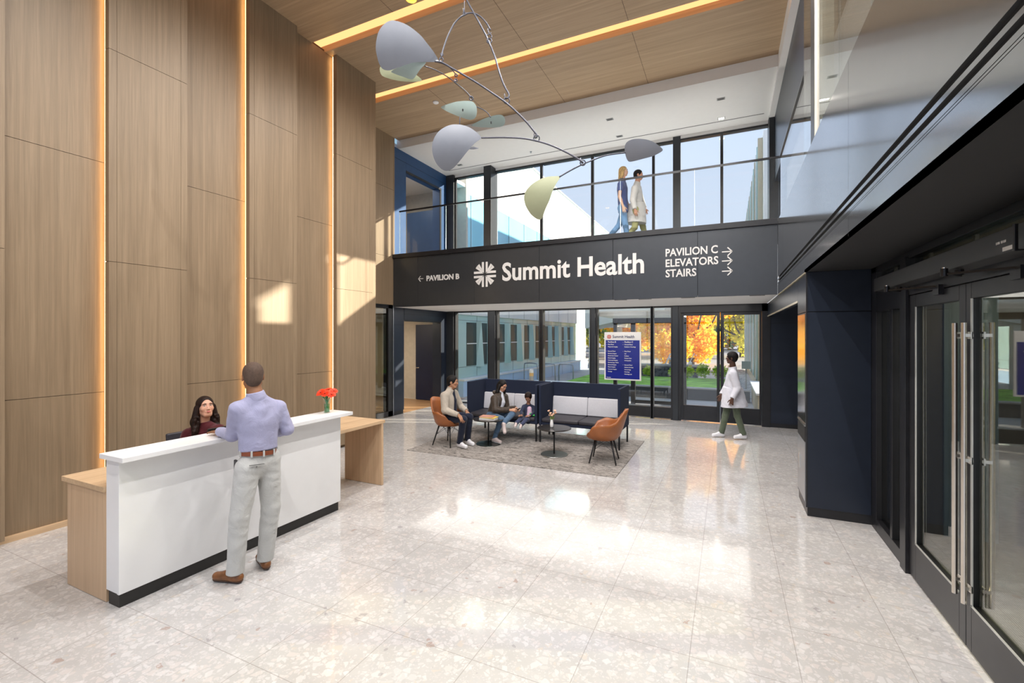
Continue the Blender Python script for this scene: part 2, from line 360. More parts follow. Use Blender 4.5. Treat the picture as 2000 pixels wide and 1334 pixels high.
# gallery left wall with its opening
w4 = struct(MB().box(-7.8, -7.5, 9.04, 9.50, 4.0, 6.70).box(-7.8, -7.5, 9.50, 11.45, 6.25, 6.70).box(-7.8, -7.5, 11.10, 11.5, 4.0, 6.25).build('wall_gallery_left', 'navy_blue', bevel=.003))
MB().box(-7.52, -7.492, 9.50, 11.1, 6.19, 6.25).box(-7.52, -7.492, 11.04, 11.1, 4, 6.2).build('opening_frame', 'black', w4)
MB().box(-7.505, -7.497, 9.04, 11.45, 6.44, 6.446).build('panel_joint', 'darkgap', w4)
struct(MB().box(-10.6, -10.5, 8.5, 13, 3.9, 7).box(-10.5, -7.56, 12.6, 12.7, 3.9, 7).build('wall_gallery_room', plain('gallery_grey', (.42, .40, .36), .8)))
struct(MB().box(-10.6, -7.6, 8.5, 12.7, 3.85, 4.0).build('floor_gallery_room', 'wood_floor'))
struct(MB().box(-10.6, -7.6, 8.5, 12.7, 6.75, 6.85).build('ceiling_gallery_room', 'white'))
struct(MB().box(-9.4, -8.2, 11.95, 12.05, 4.0, 5.95).build('door_2', 'navy_blue', bevel=.004))
area('gallery_room_lamp', (-9, 10.5, 6.6), (1.2, .3), 25, (1, .9, .75))

# wood ceiling with three lit coves
COVES = [(3.78, 4.07), (5.51, 5.80), (7.23, 7.53)]
edges = [-5.0] + [q for c in COVES for q in c] + [9.2]
m = MB()
for i in range(0, len(edges), 2): m.box(-7.5, .80, edges[i], edges[i + 1], CZ, CZ + .11)
ce = struct(m.build('ceiling', 'wood_x'))
MB().box(-7.6, 5, -5, 11.7, 7.16, 7.3).build('roof_slab', 'white', ce)
for a, b in COVES:
    MB().box(-7.5, .80, a - .06, b + .02, CZ + .112, CZ + .125).build('cove_light', 'cove', ce)
    MB().box(-7.5, .80, b - .012, b, CZ + .001, CZ + .11).build('cove_face', 'wood_x', ce)
m = MB()
for x, ya, yb in ((-4.6, 4.07, 5.51), (-3.1, 5.80, 7.23), (-3.1, 7.53, 9.2), (-1.4, 5.8, 7.23), (-1.4, 7.53, 9.2), (-3.1, -2, 3.78), (-4.8, 7.53, 9.2), (-.2, 4.07, 5.5), (-5.4, 7.53, 8.4)):
    m.box(x - .003, x + .003, ya, yb, CZ - .001, CZ + .02)
m.build('board_joint', 'gap', ce)
# white gallery ceiling
cw = struct(MB().box(-7.55, .83, 9.2, 11.7, 6.70, 6.95).build('ceiling_gallery', 'soffit_white'))
MB().box(-7.2, .70, 11.02, 11.05, 6.697, 6.705).build('shadow_slot', plain('slot_grey', (.2, .2, .2), .8), cw)
struct(MB().box(.80, .93, -5, 11.45, 6.62, 6.95).build('trim_1', 'soffit_white'))
struct(MB().box(-7.6, .8, 9.9, 11.7, 6.955, 7.15).build('ceiling_void', 'white'))
# small fittings in the ceilings
def downlight(x, y, z, lab, lit=False):
    t = thing('downlight', lab, 'ceiling light', (x, y, z), 'small square downlights in the gallery ceiling')
    MB().box(x - .075, x + .075, y - .05, y + .05, z - .006, z).build('trim', plain('downlight_trim', (.35, .35, .35), .4), t)
    MB().box(x - .055, x + .055, y - .035, y + .035, z - .008, z - .004).build('lens', 'lamp' if lit else plain('lens_dark', (.12, .12, .12), .3), t)
for px, py, lab, lit in ((1191, 233, 'square downlight in white ceiling, above the standing walkway couple', False), (1210, 266, 'square downlight in white ceiling nearest the grey round mobile blade', False),
                    (1379 + 29, 193, 'unlit square downlight in white ceiling nearest the wood ceiling', False), (1409, 231, 'lit square downlight in the white ceiling at right', True),
                    (898, 322, 'square downlight in white ceiling beside the large lower mobile blade', False)):
    r = P(px, py, 1) - Vector((0, 0, 2)); q = Vector((0, 0, 2)) + r * (4.70 / r.z); downlight(q.x, q.y, 6.70, lab, lit)
def onceil(px, py, z): r = P(px, py, 1) - Vector((0, 0, 2)); return Vector((0, 0, 2)) + r * ((z - 2) / r.z)
q = onceil(851, 199, CZ); tag(MB().lathe([(.062, 0), (.062, -.02), (.045, -.032), (0.001, -.034)], (q.x, q.y, CZ), 20).build('smoke_detector', 'white', smooth=True), 'round white smoke detector on the wood ceiling', 'detector')
q = onceil(1037, 296, 6.70)
tag(MB().lathe([(.03, 0), (.03, -.008), (.008, -.01), (.008, -.03), (.018, -.032), (.018, -.036)], (q.x, q.y, 6.70), 12).build('sprinkler', 'satin_steel'), 'small sprinkler head in the white ceiling above the mobile wire', 'sprinkler')
q = onceil(803, -2, CZ); tag(MB().lathe([(.075, 0), (.075, -.008), (.055, -.01), (.05, .0)], (q.x, q.y, CZ), 20).build('ceiling_lamp', emis('amber', (1, .55, .03), 4)), 'amber glowing round lamp in wood ceiling at the top edge', 'ceiling light')

# ------------------------------------------------------------------ walkway (bridge) with the big sign
wb = struct(MB().box(-7.5, .775, 9.03, 11.44, 2.74, 4.0).build('floor_walkway', 'charcoal'))
m = MB(); jx = [PY(p, 560, 9.0).x for p in (816, 926, 1053, 1197, 1362.5)]; xs = [-7.5] + jx + [.775]
for a, b in zip(xs, xs[1:]): m.box(a + .003, b - .003, 9.0, 9.03, 2.70, 3.90)
m.build('fascia_panel', 'charcoal', wb, bevel=.002)
MB().box(-7.5, .775, 8.965, 9.06, 3.90, 4.0).build('top_cap', 'black', wb, bevel=.003)
struct(MB().box(-7.5, .775, 9.04, 11.44, 2.70, 2.735).build('ceiling_walkway', 'soffit_white'))
m = MB()
for px in (1165, 1215, 1262, 1345, 1478): x = PY(px, 590, 9.2).x; m.box(x - .12, x + .12, 9.06, 9.09, 2.694, 2.702)
m.build('air_slot', 'darkgap', wb)
def balustrade(name, lab, x0, x1, y, n):
    t = thing(name, lab, 'balustrade', ((x0 + x1) / 2, y, 4.0))
    w = (x1 - x0) / n
    for k in range(n):
        g = MB().box(x0 + k * w + .006, x0 + (k + 1) * w - .006, y - .006, y + .006, 4.0, 5.04).build('glass_panel', 'glass', t)
        MB().box(x0 + k * w + .004, x0 + k * w + .009, y - .0065, y + .0065, 4.0, 5.04).build('glass_edge', 'glass_edge', g)
    MB().box(x0, x1, y - .02, y + .02, 5.035, 5.065).build('handrail', 'blackmetal', t)
balustrade('glass_balustrade', 'clear glass balustrade with thin dark handrail along the upper walkway', -7.32, .80, 9.02, 6)
t = thing('glass_balustrade', 'short clear glass balustrade return on the right edge of the upper floor', 'balustrade', (.82, 7.6, 3.98))
MB().box(.815, .827, 6.25, 9.0, 3.98, 5.04).build('glass_panel', 'glass', t); MB().box(.80, .84, 6.25, 9.04, 5.035, 5.065).build('handrail', 'blackmetal', t)

# lettering
YS = 8.996
def px_text(name, body, px0, py0, px1, capz, m, parent, bold=0, spacing=1.0):
    a = PY(px0, py0, YS); b = PY(px1, py0, YS)
    o = text_mesh(parent, name, body, 0, 0, YS, capz / .73, m, bold, spacing=spacing)
    n = len(o.data.vertices); V = np.empty(n * 3); o.data.vertices.foreach_get('co', V); V = V.reshape(-1, 3)
    off = np.array(woff(parent)); V += off; V[:, 0] = a.x + (V[:, 0] - V[:, 0].min()) * (b.x - a.x) / (V[:, 0].max() - V[:, 0].min()); V[:, 2] += a.z; V -= off
    o.data.vertices.foreach_set('co', V.ravel()); o.data.update(); return o
def arrow(parent, px, py, s, right=True):
    c = PY(px, py, YS); d = 1 if right else -1; m = MB(); h = .011 * s / .13; y = YS
    def st(x0, z0, x1, z1):
        a = Vector((c.x + d * x0 * s, 0, c.z + z0 * s)); b = Vector((c.x + d * x1 * s, 0, c.z + z1 * s)); n = Vector((-(b - a).z, 0, (b - a).x)).normalized() * h * .75
        m.prism([Vector((p.x, y, p.z)) for p in (a + n, a - n, b - n, b + n)], (0, -.005, 0))
    st(-.55, 0, .5, 0); st(.05, .5, .56, -.02); st(.05, -.5, .56, .02)
    return m.build('arrow', 'letter', parent)
def burst(parent, c, R, m1, y, depth=.006):
    m = MB(); c = Vector(c)
    for q in range(4):
        a0 = math.pi / 2 * q
        def pt(u, v): # u outwards along one axis of the quadrant, v along the other
            x = u * math.cos(a0) - v * math.sin(a0); z = u * math.sin(a0) + v * math.cos(a0); return Vector((c.x + x * R, y, c.z + z * R))
        m.prism([pt(.08, .10), pt(.08, .98), pt(.26, .98), pt(.26, .42)], (0, -depth, 0))
        m.prism([pt(.10, .08), pt(.42, .26), pt(.98, .26), pt(.98, .08)], (0, -depth, 0))
        m.prism([pt(.13, .13), pt(.38, .62), pt(.50, .86), pt(.66, .74), pt(.86, .56), pt(.52, .42)], (0, -depth, 0)) if False else None
        m.prism([pt(.14, .22), pt(.52, .82), pt(.68, .70), pt(.22, .14)], (0, -depth, 0))
        m.prism([pt(.22, .14), pt(.70, .68), pt(.84, .50), pt(.30, .17)], (0, -depth, 0))
    return m.build('emblem', m1, parent)
t = thing('wall_sign', 'large white Summit Health lettering with burst emblem on the walkway fascia', 'sign', PY(1100, 545, YS))
px_text('lettering', 'Summit Health', 981, 548, 1258, .40, 'letter', t, .012)
burst(t, PY(947, 536, YS), .285, 'letter', YS)
t = thing('wall_sign', 'small white PAVILION B lettering with left arrow on the fascia', 'sign', PY(860, 548, YS))
px_text('lettering', 'PAVILION B', 833, 548.5, 897, .125, 'letter', t, .006); arrow(t, 822, 544.5, .13, False)
t = thing('wall_sign', 'white PAVILION C, ELEVATORS, STAIRS lettering with three right arrows', 'sign', PY(1360, 515, YS))
for i, (s, y0, x1) in enumerate((('PAVILION C', 500.5, 1402), ('ELEVATORS', 521, 1403), ('STAIRS', 541, 1360))):
    px_text('lettering', s, 1300, y0 + .5, x1, .145, 'letter', t, .004); arrow(t, 1420, (491.5, 509.5, 529.5)[i], .15)

# ------------------------------------------------------------------ back facade
YF = 11.45
def post(m, x0, x1, z0, z1, y0=YF - .07, y1=YF + .12): m.box(x0, x1, y0, y1, z0, z1)
LOW = [(-7.20, -6.13, .06), (-5.83, -4.575, .06), (-4.457, -3.18, .06), (-2.98, -1.683, .28), (-1.611, -1.212, .28)]
for k, (a, b, sill) in enumerate(LOW):
    m = MB(); top = 2.66
    m.box(a - .05, a + .001, YF - .06, YF + .1, .0, 2.70); m.box(b - .001, b + .05, YF - .06, YF + .1, .0, 2.70)
    m.box(a, b, YF - .05, YF + .09, .03, sill); m.box(a, b, YF - .05, YF + .09, top, 2.70)
    o = struct(m.build('window_%d' % (k + 2), 'black')); MB().box(a, b, YF - .008, YF + .008, sill, top).build('glass_pane', 'glass', o)
m = MB()
for a, b in ((-7.50, -7.25), (-6.08, -5.88), (-3.13, -3.03), (-1.17, -1.05)): m.box(a, b, YF - .09, YF + .14, 0, 2.70)
struct(m.build('trim_2', 'post_grey', bevel=.003))
UP = [(-7.20, -6.09, .15), (-5.94, -4.55, .06), (-4.487, -3.153, .06), (-3.086, -1.647, .06), (-1.587, -1.16, .06), (-1.016, -.148, .06), (-.089, .80, .03)]
for k, (a, b, w) in enumerate(UP):
    m = MB(); m.box(a - .032, a + .001, YF - .035, YF + .035, 4.0, 6.62); m.box(b - .001, b + .032, YF - .035, YF + .035, 4.0, 6.62); m.box(a, b, YF - .04, YF + .1, 4.0, 4.06); m.box(a, b, YF - .04, YF + .1, 6.58, 6.62)
    o = struct(m.build('window_%d' % (k + 8), 'black')); MB().box(a, b, YF - .008, YF + .008, 4.06, 6.58).build('glass_pane', 'glass', o)
struct(MB().box(-7.5, .80, YF - .02, YF + .15, 6.62, 6.70).build('trim_3', 'soffit_white'))
m = MB(); m.box(-6.13, -5.90, YF - .30, YF + .1, 4.0, 6.69); m.box(-1.17, -1.0, YF - .04, YF + .05, 4.0, 6.69); m.box(-7.5, -7.24, YF - .1, YF + .1, 4, 6.69); m.box(.80, 1.12, YF - .35, YF + .12, 4.0, 6.69)
struct(m.build('trim_4', 'post_grey', bevel=.003))
# doors in the back facade
m = MB(); m.box(-1.05, .80, YF - .07, YF + .1, 2.53, 2.70); m.box(.68, .845, YF - .07, YF + .1, 0, 2.70); m.box(-1.06, -.99, YF - .07, YF + .1, 0, 2.53)
struct(m.build('trim_5', 'black', bevel=.003))
def leaf(n, x0, x1, gx0, gx1, hs, lab=None):
    o = struct(MB().box(x0, gx0, YF - .03, YF + .03, .02, 2.53).box(gx1, x1, YF - .03, YF + .03, .02, 2.53).box(gx0, gx1, YF - .03, YF + .03, .02, .37).box(gx0, gx1, YF - .03, YF + .03, 2.46, 2.53).build('door_%d' % n, 'black', bevel=.003))
    MB().box(gx0, gx1, YF - .006, YF + .006, .37, 2.46).build('glass_pane', 'glass', o)
    hx = x1 - .035 if hs > 0 else x0 + .035
    MB().tube([(hx, YF - .03, 1.52), (hx, YF - .07, 1.52)], .008).tube([(hx, YF - .03, 2.12), (hx, YF - .07, 2.12)], .008).tube([(hx, YF - .07, 1.45), (hx, YF - .07, 2.18)], .011).build('door_handle', 'blackmetal', o)
leaf(3, -.985, -.155, -.93, -.222, 1); leaf(4, -.145, .675, -.074, .635, -1)

# ------------------------------------------------------------------ right side: fascia of the upper floor
XF = .775
wr = struct(MB().box(XF + .02, XF + .3, -5, 9.03, 2.74, 3.90).build('wall_right', 'darkgap'))
m = MB(); js = [-5, -2.2, .9, 3.95, 8.15, 9.0]
for a, b in zip(js, js[1:]):
    for z0, z1 in ((2.70, 2.860), (2.8635, 2.873), (2.8765, 2.900), (2.932, 2.955), (2.992, 3.96)): m.box(XF, XF + .02, a + .002, b - .002, z0, z1)
m.build('fascia_panel', 'fascia', wr)
MB().box(XF + .021, XF + .32, -5, 9.03, 3.90, 3.955).build('ledge', 'fascia', wr)
struct(MB().box(XF, 1.47, -5, 6.0, 2.70, 2.73).build('ceiling_entrance', 'soffit_dark')); struct(MB().box(1.475, 5.2, -5, 6.0, 2.70, 2.73).build('ceiling_vestibule', plain('vestibule_ceiling', (.42, .37, .27), .7)))
struct(MB().box(XF + .1, 5.2, 6.0, 11.44, 2.70, 2.73).build('ceiling_corridor', 'soffit_white'))
struct(MB().box(XF + .3, 12.1, -5, 11.44, 3.80, 3.96).build('floor_upper', 'white'))
# upper glass wall and what stands behind it
o = struct(MB().box(.79, .95, 5.46, 5.68, 3.96, 6.9).build('window_15', 'black'))
MB().box(.79, .93, 5.31, 5.45, 3.96, 6.9).build('reveal', plain('beige_reveal', (.6, .55, .47), .5), o)
for a, b in ((5.70, 6.24), (4.395, 5.30), (3.49, 4.385), (2.0, 3.48), (.5, 1.99), (-1.0, .49), (-5, -1.01)):
    MB().box(.80, .812, a, b, 3.96, 6.9).build('glass_pane', 'glass_wall', o)
struct(MB().box(.90, 1.05, 5.3, 11.1, 5.25, 6.62).build('trim_6', 'navy', bevel=.003))
struct(MB().box(1.05, 12.1, -5, 11.44, 6.70, 6.8).build('ceiling_upper', 'white'))
struct(MB().box(1.12, 1.95, YF - .05, YF + .1, 4, 6.7).box(7.0, 9.0, YF - .05, YF + .1, 4, 6.7).box(10.5, 12.1, YF - .05, YF + .1, 4, 6.7).build('wall_upper_back', 'white'))
struct(MB().box(12, 12.1, -5, 11.44, 3.96, 6.7).build('wall_upper_right', 'white'))
# corridor under it
w5 = struct(MB().box(.83, 5, 11.40, 11.6, .09, 2.70).build('wall_corridor', 'navy'))
MB().box(.84, 5, 11.41, 11.6, 0, .09).build('kick_plate', 'black', w5); MB().box(.83, 5, 11.397, 11.401, 2.262, 2.268).build('panel_joint', 'darkgap', w5)
w6 = struct(MB().box(.79, .90, 6.66, 11.38, 2.43, 2.70).build('trim_7', 'navy'))
MB().box(.785, .80, 6.66, 11.38, 2.405, 2.43).build('edge_strip', plain('strip_beige', (.62, .55, .42), .3, .5), w6)
MB().box(.772, .79, 5.97, 8.96, 2.685, 2.699).build('edge_strip', plain('strip_beige2', (.66, .58, .42), .3, .5), w6)
struct(MB().box(5, 5.1, 6, 11.5, 0, 2.7).build('wall_corridor_right', 'white'))
# pillar block
pb = struct(MB().box(.79, 1.37, 5.968, 6.66, .10, 2.255).box(.79, 1.37, 5.968, 6.66, 2.262, 2.70).build('wall_pillar', 'navy', bevel=.004))
MB().box(.80, 1.37, 5.98, 6.64, 0, .10).build('kick_plate', 'black', pb); MB().box(.785, .80, 5.962, 5.985, .1, 2.7).build('corner_trim', 'black', pb)
MB().box(.80, 1.36, 5.98, 6.64, 2.255, 2.262).build('panel_joint', 'darkgap', pb)
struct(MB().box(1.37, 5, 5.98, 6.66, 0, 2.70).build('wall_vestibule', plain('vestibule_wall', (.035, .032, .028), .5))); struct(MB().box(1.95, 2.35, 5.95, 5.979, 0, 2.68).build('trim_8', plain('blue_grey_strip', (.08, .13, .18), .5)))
t = thing('waste_receptacle', 'built-in steel waste receptacle with black slot in the navy pillar side', 'waste bin', (.785, 6.3, 0))
MB().box(.782, .79, 6.02, 6.60, .14, .80).build('door', 'satin_steel', t, bevel=.002)
MB().box(.783, .79, 6.02, 6.60, .81, .98).build('opening', 'darkgap', t); MB().box(.776, .79, 6.02, 6.60, .98, 1.0).build('rim', 'steel', t)
MB().box(.772, .782, 6.40, 6.43, .42, .60).build('handle', 'steel', t)
MB().box(.783, .79, 6.02, 6.60, 1.02, 2.24).build('polished_panel', plain('mirror_panel', (.8, .78, .72), .12, 1), t)

# entrance side: side light, doors, transom, operators
XD = 1.40
m = MB(); fr = lambda y0, y1, z0, z1, x0=1.37, x1=1.47: m.box(x0, x1, y0, y1, z0, z1)
fr(5.80, 5.97, 0, 2.70); fr(4.885, 5.02, 0, 2.66, 1.35, 1.47); fr(5.02, 5.80, 0, .12); fr(5.02, 5.80, 2.24, 2.44); fr(-2, 5.02, 2.335, 2.44); fr(-2, 5.97, 2.645, 2.70); fr(5.30, 5.36, .12, 2.24)
o = struct(m.build('window_16', 'black', bevel=.003))
MB().box(1.415, 1.425, 5.36, 5.80, .12, 2.24).build('glass_pane', 'glass_tint', o); MB().box(1.415, 1.425, 5.02, 5.30, .12, 2.24).build('glass_pane', 'glass_door', o); MB().box(1.415, 1.425, -2, 5.80, 2.44, 2.645).build('transom_pane', 'glass_tint', o)
m = MB().box(1.395, 1.405, 5.02, 5.05, .12, 2.24)
for y in (5.44, 4.62, 3.9): m.box(1.43, 1.45, y, y + .035, 2.44, 2.645)
m.build('edge_strip', plain('light_edge', (.72, .70, .62), .3), o)
def entry_leaf(n, y0, y1, gy0, gy1, hy):
    o = struct(MB().box(1.375, 1.425, y0, gy0, .02, 2.33).box(1.375, 1.425, gy1, y1, .02, 2.33).box(1.375, 1.425, gy0, gy1, .02, .315).box(1.375, 1.425, gy0, gy1, 2.23, 2.33).build('door_%d' % n, 'black', bevel=.003))
    MB().box(1.396, 1.404, gy0, gy1, .315, 2.23).build('glass_pane', 'glass_door', o)
    MB().box(1.370, 1.376, gy1 - .022, gy1 - .002, .315, 2.23).box(1.370, 1.376, gy0, gy1, .31, .322).build('glazing_bead', plain('bead', (.55, .56, .53), .3, .3), o)
    for x, s in ((1.340, -1), (1.470, 1)):
        h = MB().tube([(x, hy, .32), (x, hy, 2.08)], .0145, 14).build('door_handle', 'steel', o, smooth=False)
        m = MB()
        for z in (.42, 1.22, 2.0): m.bar((x, hy, z), (1.40 + s * .02, hy, z), .028, .02); m.box(min(1.40 + s * .025, 1.40 + s * .035), max(1.40 + s * .025, 1.40 + s * .035), hy - .022, hy + .022, z - .022, z + .022)
        m.build('mount', 'steel', h)
entry_leaf(5, 3.875, 4.880, 3.965, 4.735, 3.93); entry_leaf(6, 2.865, 3.868, 2.955, 3.800, 3.80)
struct(MB().box(1.375, 1.47, -2, 2.86, 0, 2.335).build('wall_entrance', 'black'))
def operator(y0, y1, lab, arms):
    t = thing('door_operator', lab, 'door operator', (1.30, (y0 + y1) / 2, 2.40))
    hs = MB().box(1.235, 1.37, y0, y1, 2.405, 2.525).build('housing', plain('operator_grey', (.045, .045, .046), .4, .4), t, bevel=.004)
    MB().box(1.230, 1.375, y0 - .006, y0 + .012, 2.40, 2.53).build('end_cap', 'black', t, bevel=.003)
    for ya, yb, xm in arms:
        m = MB().tube([(1.30, ya, 2.405), (1.30, ya, 2.375)], .022, 12).bar((1.30, ya, 2.37), (xm, (ya + yb) / 2 - .05, 2.36), .025, .012).bar((xm, (ya + yb) / 2 - .05, 2.352), (1.35, yb, 2.352), .012, .012)
        m.tube([(xm, (ya + yb) / 2 - .05, 2.34), (xm, (ya + yb) / 2 - .05, 2.385)], .018, 12).box(1.345, 1.376, yb - .05, yb + .05, 2.29, 2.36)
        m.build('arm', 'blackmetal', t)
        MB().tube([(xm, (ya + yb) / 2 - .05, 2.386), (xm, (ya + yb) / 2 - .05, 2.392)], .009, 10).build('bolt', 'steel', t)
    return t
t = operator(2.985, 5.30, 'long black automatic door operator box above the entrance doors', [(4.85, 4.25, 1.13), (3.75, 3.25, 1.13)])
MB().box(1.2335, 1.2345, 3.0, 3.09, 2.415, 2.435).build('label', 'letter', t)
m = MB()
for k, w in enumerate((.012, .01, .013, .004, .012, .011, .009)): m.box(1.2335, 1.2345, 3.06 + k * .014, 3.06 + k * .014 + w * .8, 2.458, 2.470)
m.build('marking', 'letter', t)
operator(.9, 2.96, 'black automatic door operator box nearest the viewer at the right edge', [])
# vestibule outer wall
o = struct(MB().box(4.9, 5.0, -1, -.9, 0, 2.7).box(4.9, 5.0, 1.4, 1.5, 0, 2.7).box(4.9, 5.0, 3.0, 3.12, 0, 2.7).box(4.9, 5.0, 4.5, 4.62, 0, 2.7).box(4.9, 5.0, 5.9, 6.0, 0, 2.7).box(4.9, 5.0, -1, 6, 2.35, 2.7).box(4.9, 5.0, -1, 6, 0, .2).build('window_17', 'black'))
MB().box(4.94, 4.95, -1, 6, .2, 2.35).build('glass_pane', 'glass_tint', o)
for k, (x, y) in enumerate(((2.2, 4.9), (2.6, 3.9), (3.2, 2.9), (2.3, 5.6))):
    tag(MB().lathe([(.09, 0), (.09, -.006), (.06, -.006)], (x, y, 2.70), 20).build('vestibule_lamp', 'lamp_warm'), ('warm round ceiling lamp seen through the left entrance door leaf', 'warm round ceiling lamp seen through the right entrance door leaf', 'warm round ceiling lamp deeper in the entrance vestibule', 'warm round ceiling lamp behind the narrow side light')[k], 'ceiling light')
# glazed street wall behind the viewer
m = MB(); m.box(-6.6, 5.2, -5.1, -5, 0, .15)
for x in (-6.5, -4.3, -2.1, .1, 2.3, 5.1): m.box(x - .04, x + .04, -5.1, -4.95, 0, 7.1)
m.box(-6.6, 5.2, -5.08, -4.97, 2.65, 2.75); m.box(-6.6, 5.2, -5.1, -5, 6.9, 7.1)
struct(m.build('window_18', 'black'))
# ================================================================== RECEPTION DESK
t = thing('reception_desk', 'long white reception desk with oak side cabinet and oak side table, black base', 'reception desk', (-4.2, 3.0, 0))
MB().box(-4.045, -4.02, 1.795, 3.91, .10, 1.08).build('front_panel', 'white_gloss', t, bevel=.002)
MB().box(-4.205, -4.048, 1.80, 3.91, .10, 1.08).build('body', 'white_gloss', t, bevel=.002)
MB().box(-4.225, -3.905, 1.765, 3.985, 1.085, 1.122).build('counter_top', 'white_gloss', t, bevel=.003)
MB().box(-4.18, -4.035, 1.805, 3.89, 0, .10).build('kick_base', 'kick', t)
c = MB().box(-4.80, -4.206, 1.80, 2.25, 0.003, .825).build('side_cabinet', 'wood_desk', t, bevel=.002)
MB().box(-4.86, -4.206, 1.785, 4.83, .826, .866).build('worktop', 'wood_y', t, bevel=.003)
MB().box(-4.206, -4.16, 3.92, 4.83, .826, .866).build('worktop_edge', 'wood_y', t, bevel=.003)
MB().box(-4.82, -4.165, 4.765, 4.80, 0.003, .825).build('end_panel', 'wood_desk', t, bevel=.002)
MB().box(-4.80, -4.21, 3.86, 3.90, .05, .825).build('modesty_panel', 'wood_desk', t)
# desk telephone / small dark screen behind the counter
t = thing('desk_screen', 'small dark screen standing on the desk behind the man in the lilac shirt', 'screen', (-4.40, 2.75, .866))
MB().obox((-4.40, 2.78, 1.03), (.02, .26, .19), Matrix.Rotation(.1, 3, 'Y')).build('display', 'black', t, bevel=.004)
MB().box(-4.46, -4.36, 2.70, 2.86, .868, .878).bar((-4.41, 2.78, .878), (-4.40, 2.78, .95), .03).build('stand', 'blackmetal', t)

def flower_petals(m, c, r, layers, up, rnd, cup=.3):
    up = Vector(up).normalized(); x = up.orthogonal().normalized(); y = up.cross(x); c = Vector(c)
    for L in range(layers):
        n = 14 - 3 * L; rr = r * (1 - .24 * L); lift = cup + .35 * L
        for k in range(n):
            a = 2 * math.pi * (k + .5 * L) / n + rnd.uniform(-.08, .08); d = (x * math.cos(a) + y * math.sin(a)); d = (d + up * lift * .6).normalized(); s = up.cross(d).normalized(); w = rr * .2
            p0 = c + d * rr * .1; pm = c + d * rr * .6 + up * rr * .04; p1 = c + d * rr + up * rr * (-.03 + .02 * L)
            m.add([p0 - s * w * .4, p0 + s * w * .4, pm + s * w, p1 + s * w * .35, p1 - s * w * .35, pm - s * w], [(0, 1, 2, 5), (5, 2, 3, 4)])
M['petal_red'] = plain('petal_red', (.85, .045, .008), .55, var=.2, nscale=60)
M['petal_core'] = plain('petal_core', (.30, .02, .005), .7)
M['stem'] = plain('stem_green', (.02, .22, .05), .5, var=.2)
M['water'] = glassmat('green_water', (.55, .9, .72), .04)
rnd = random.Random(3)
vx, vy, vz = -4.115, 3.80, 1.122
t = thing('flower_vase', 'clear glass vase of orange-red gerberas on the white counter', 'vase of flowers', (vx, vy, vz))
MB().lathe([(.034, 0), (.037, .004), (.031, .06), (.034, .11), (.047, .165), (.044, .165), (.031, .11), (.028, .06), (.032, .008)], (vx, vy, vz), 20).build('glass_vase', 'glass', t, smooth=True)
MB().lathe([(.030, .01), (.0272, .06), (.029, .10)], (vx, vy, vz), 16).build('water', 'water', t, smooth=True)
for k, (dx, dy, dz) in enumerate(((-.055, -.03, .175), (.05, .035, .195), (0, .0, .165), (.03, -.045, .18), (-.035, .05, .205), (-.01, -.06, .19), (.065, -.005, .165), (-.06, .02, .19))):
    dx *= 1.15; dy *= 1.15; dz = .03 + dz * 1.08; c = Vector((vx + dx, vy + dy, vz + dz)); st = MB().tube([(vx - dx * .3, vy - dy * .3, vz + .012), (vx + dx * .3, vy + dy * .3, vz + .15), c - Vector((0, 0, .008))], .0045, 6).build('stem', 'stem', t)
    m = MB(); flower_petals(m, c, .052, 3, (dx * 6 + .25, dy * 6 - .55, 1), rnd); fl = m.build('flower', 'petal_red', t)
    MB().ell(c + Vector((dx * .1, dy * .1 - .003, .006)), (.010, .010, .006), n=10, m=5).build('flower_centre', 'petal_core', fl)

# ================================================================== RUG AND LOUNGE
tag(MB().box(-5.04, -1.42, 6.415, 8.86, 0.0005, .010).build('rug', 'carpet'), 'large mottled grey carpet under the lounge seating', 'rug')
def sofa(x0, x1, lab, pil_l='light grey backrest cushion'):
    t = thing('booth_sofa', lab, 'sofa', ((x0 + x1) / 2, 8.3, .0), 'high-backed navy booth sofas')
    yf, yb = 7.93, 8.68
    MB().box(x0, x1, yb - .055, yb, .33, 1.07).build('back_panel', 'navy_fabric', t, bevel=.008)
    for xa, xb in ((x0, x0 + .05), (x1 - .05, x1)): MB().box(xa, xb, yf, yb - .056, .33, 1.07).build('side_panel', 'navy_fabric', t, bevel=.008)
    MB().box(x0 + .051, x1 - .051, yf + .02, yb - .056, .33, .385).build('seat_base', 'navy_fabric', t, bevel=.006)
    xm = (x0 + x1) / 2
    for xa, xb in ((x0 + .054, xm - .002), (xm + .002, x1 - .054)):
        MB().box(xa, xb, yf + .005, yb - .15, .386, .455).build('seat_cushion', 'seat_fabric', t, bevel=.022, seg=3, smooth=True)
        m = MB(); m.prism([(xa, yb - .17, .457), (xa, yb - .06, .457), (xa, yb - .06, .80), (xa, yb - .12, .80)], (xb - xa, 0, 0)); m.build('back_cushion', 'grey_fabric', t, bevel=.02, seg=3, smooth=True)
    for x in (x0 + .025, x1 - .025):
        for y in (yf + .02, yb - .03): MB().box(x - .014, x + .014, y - .014, y + .014, .010, .33).build('leg', 'blackmetal', t)
    return t
sofa(-4.74, -3.222, 'navy booth sofa where the woman and child sit')
sofa(-3.19, -1.67, 'empty navy booth sofa with two light grey back cushions')

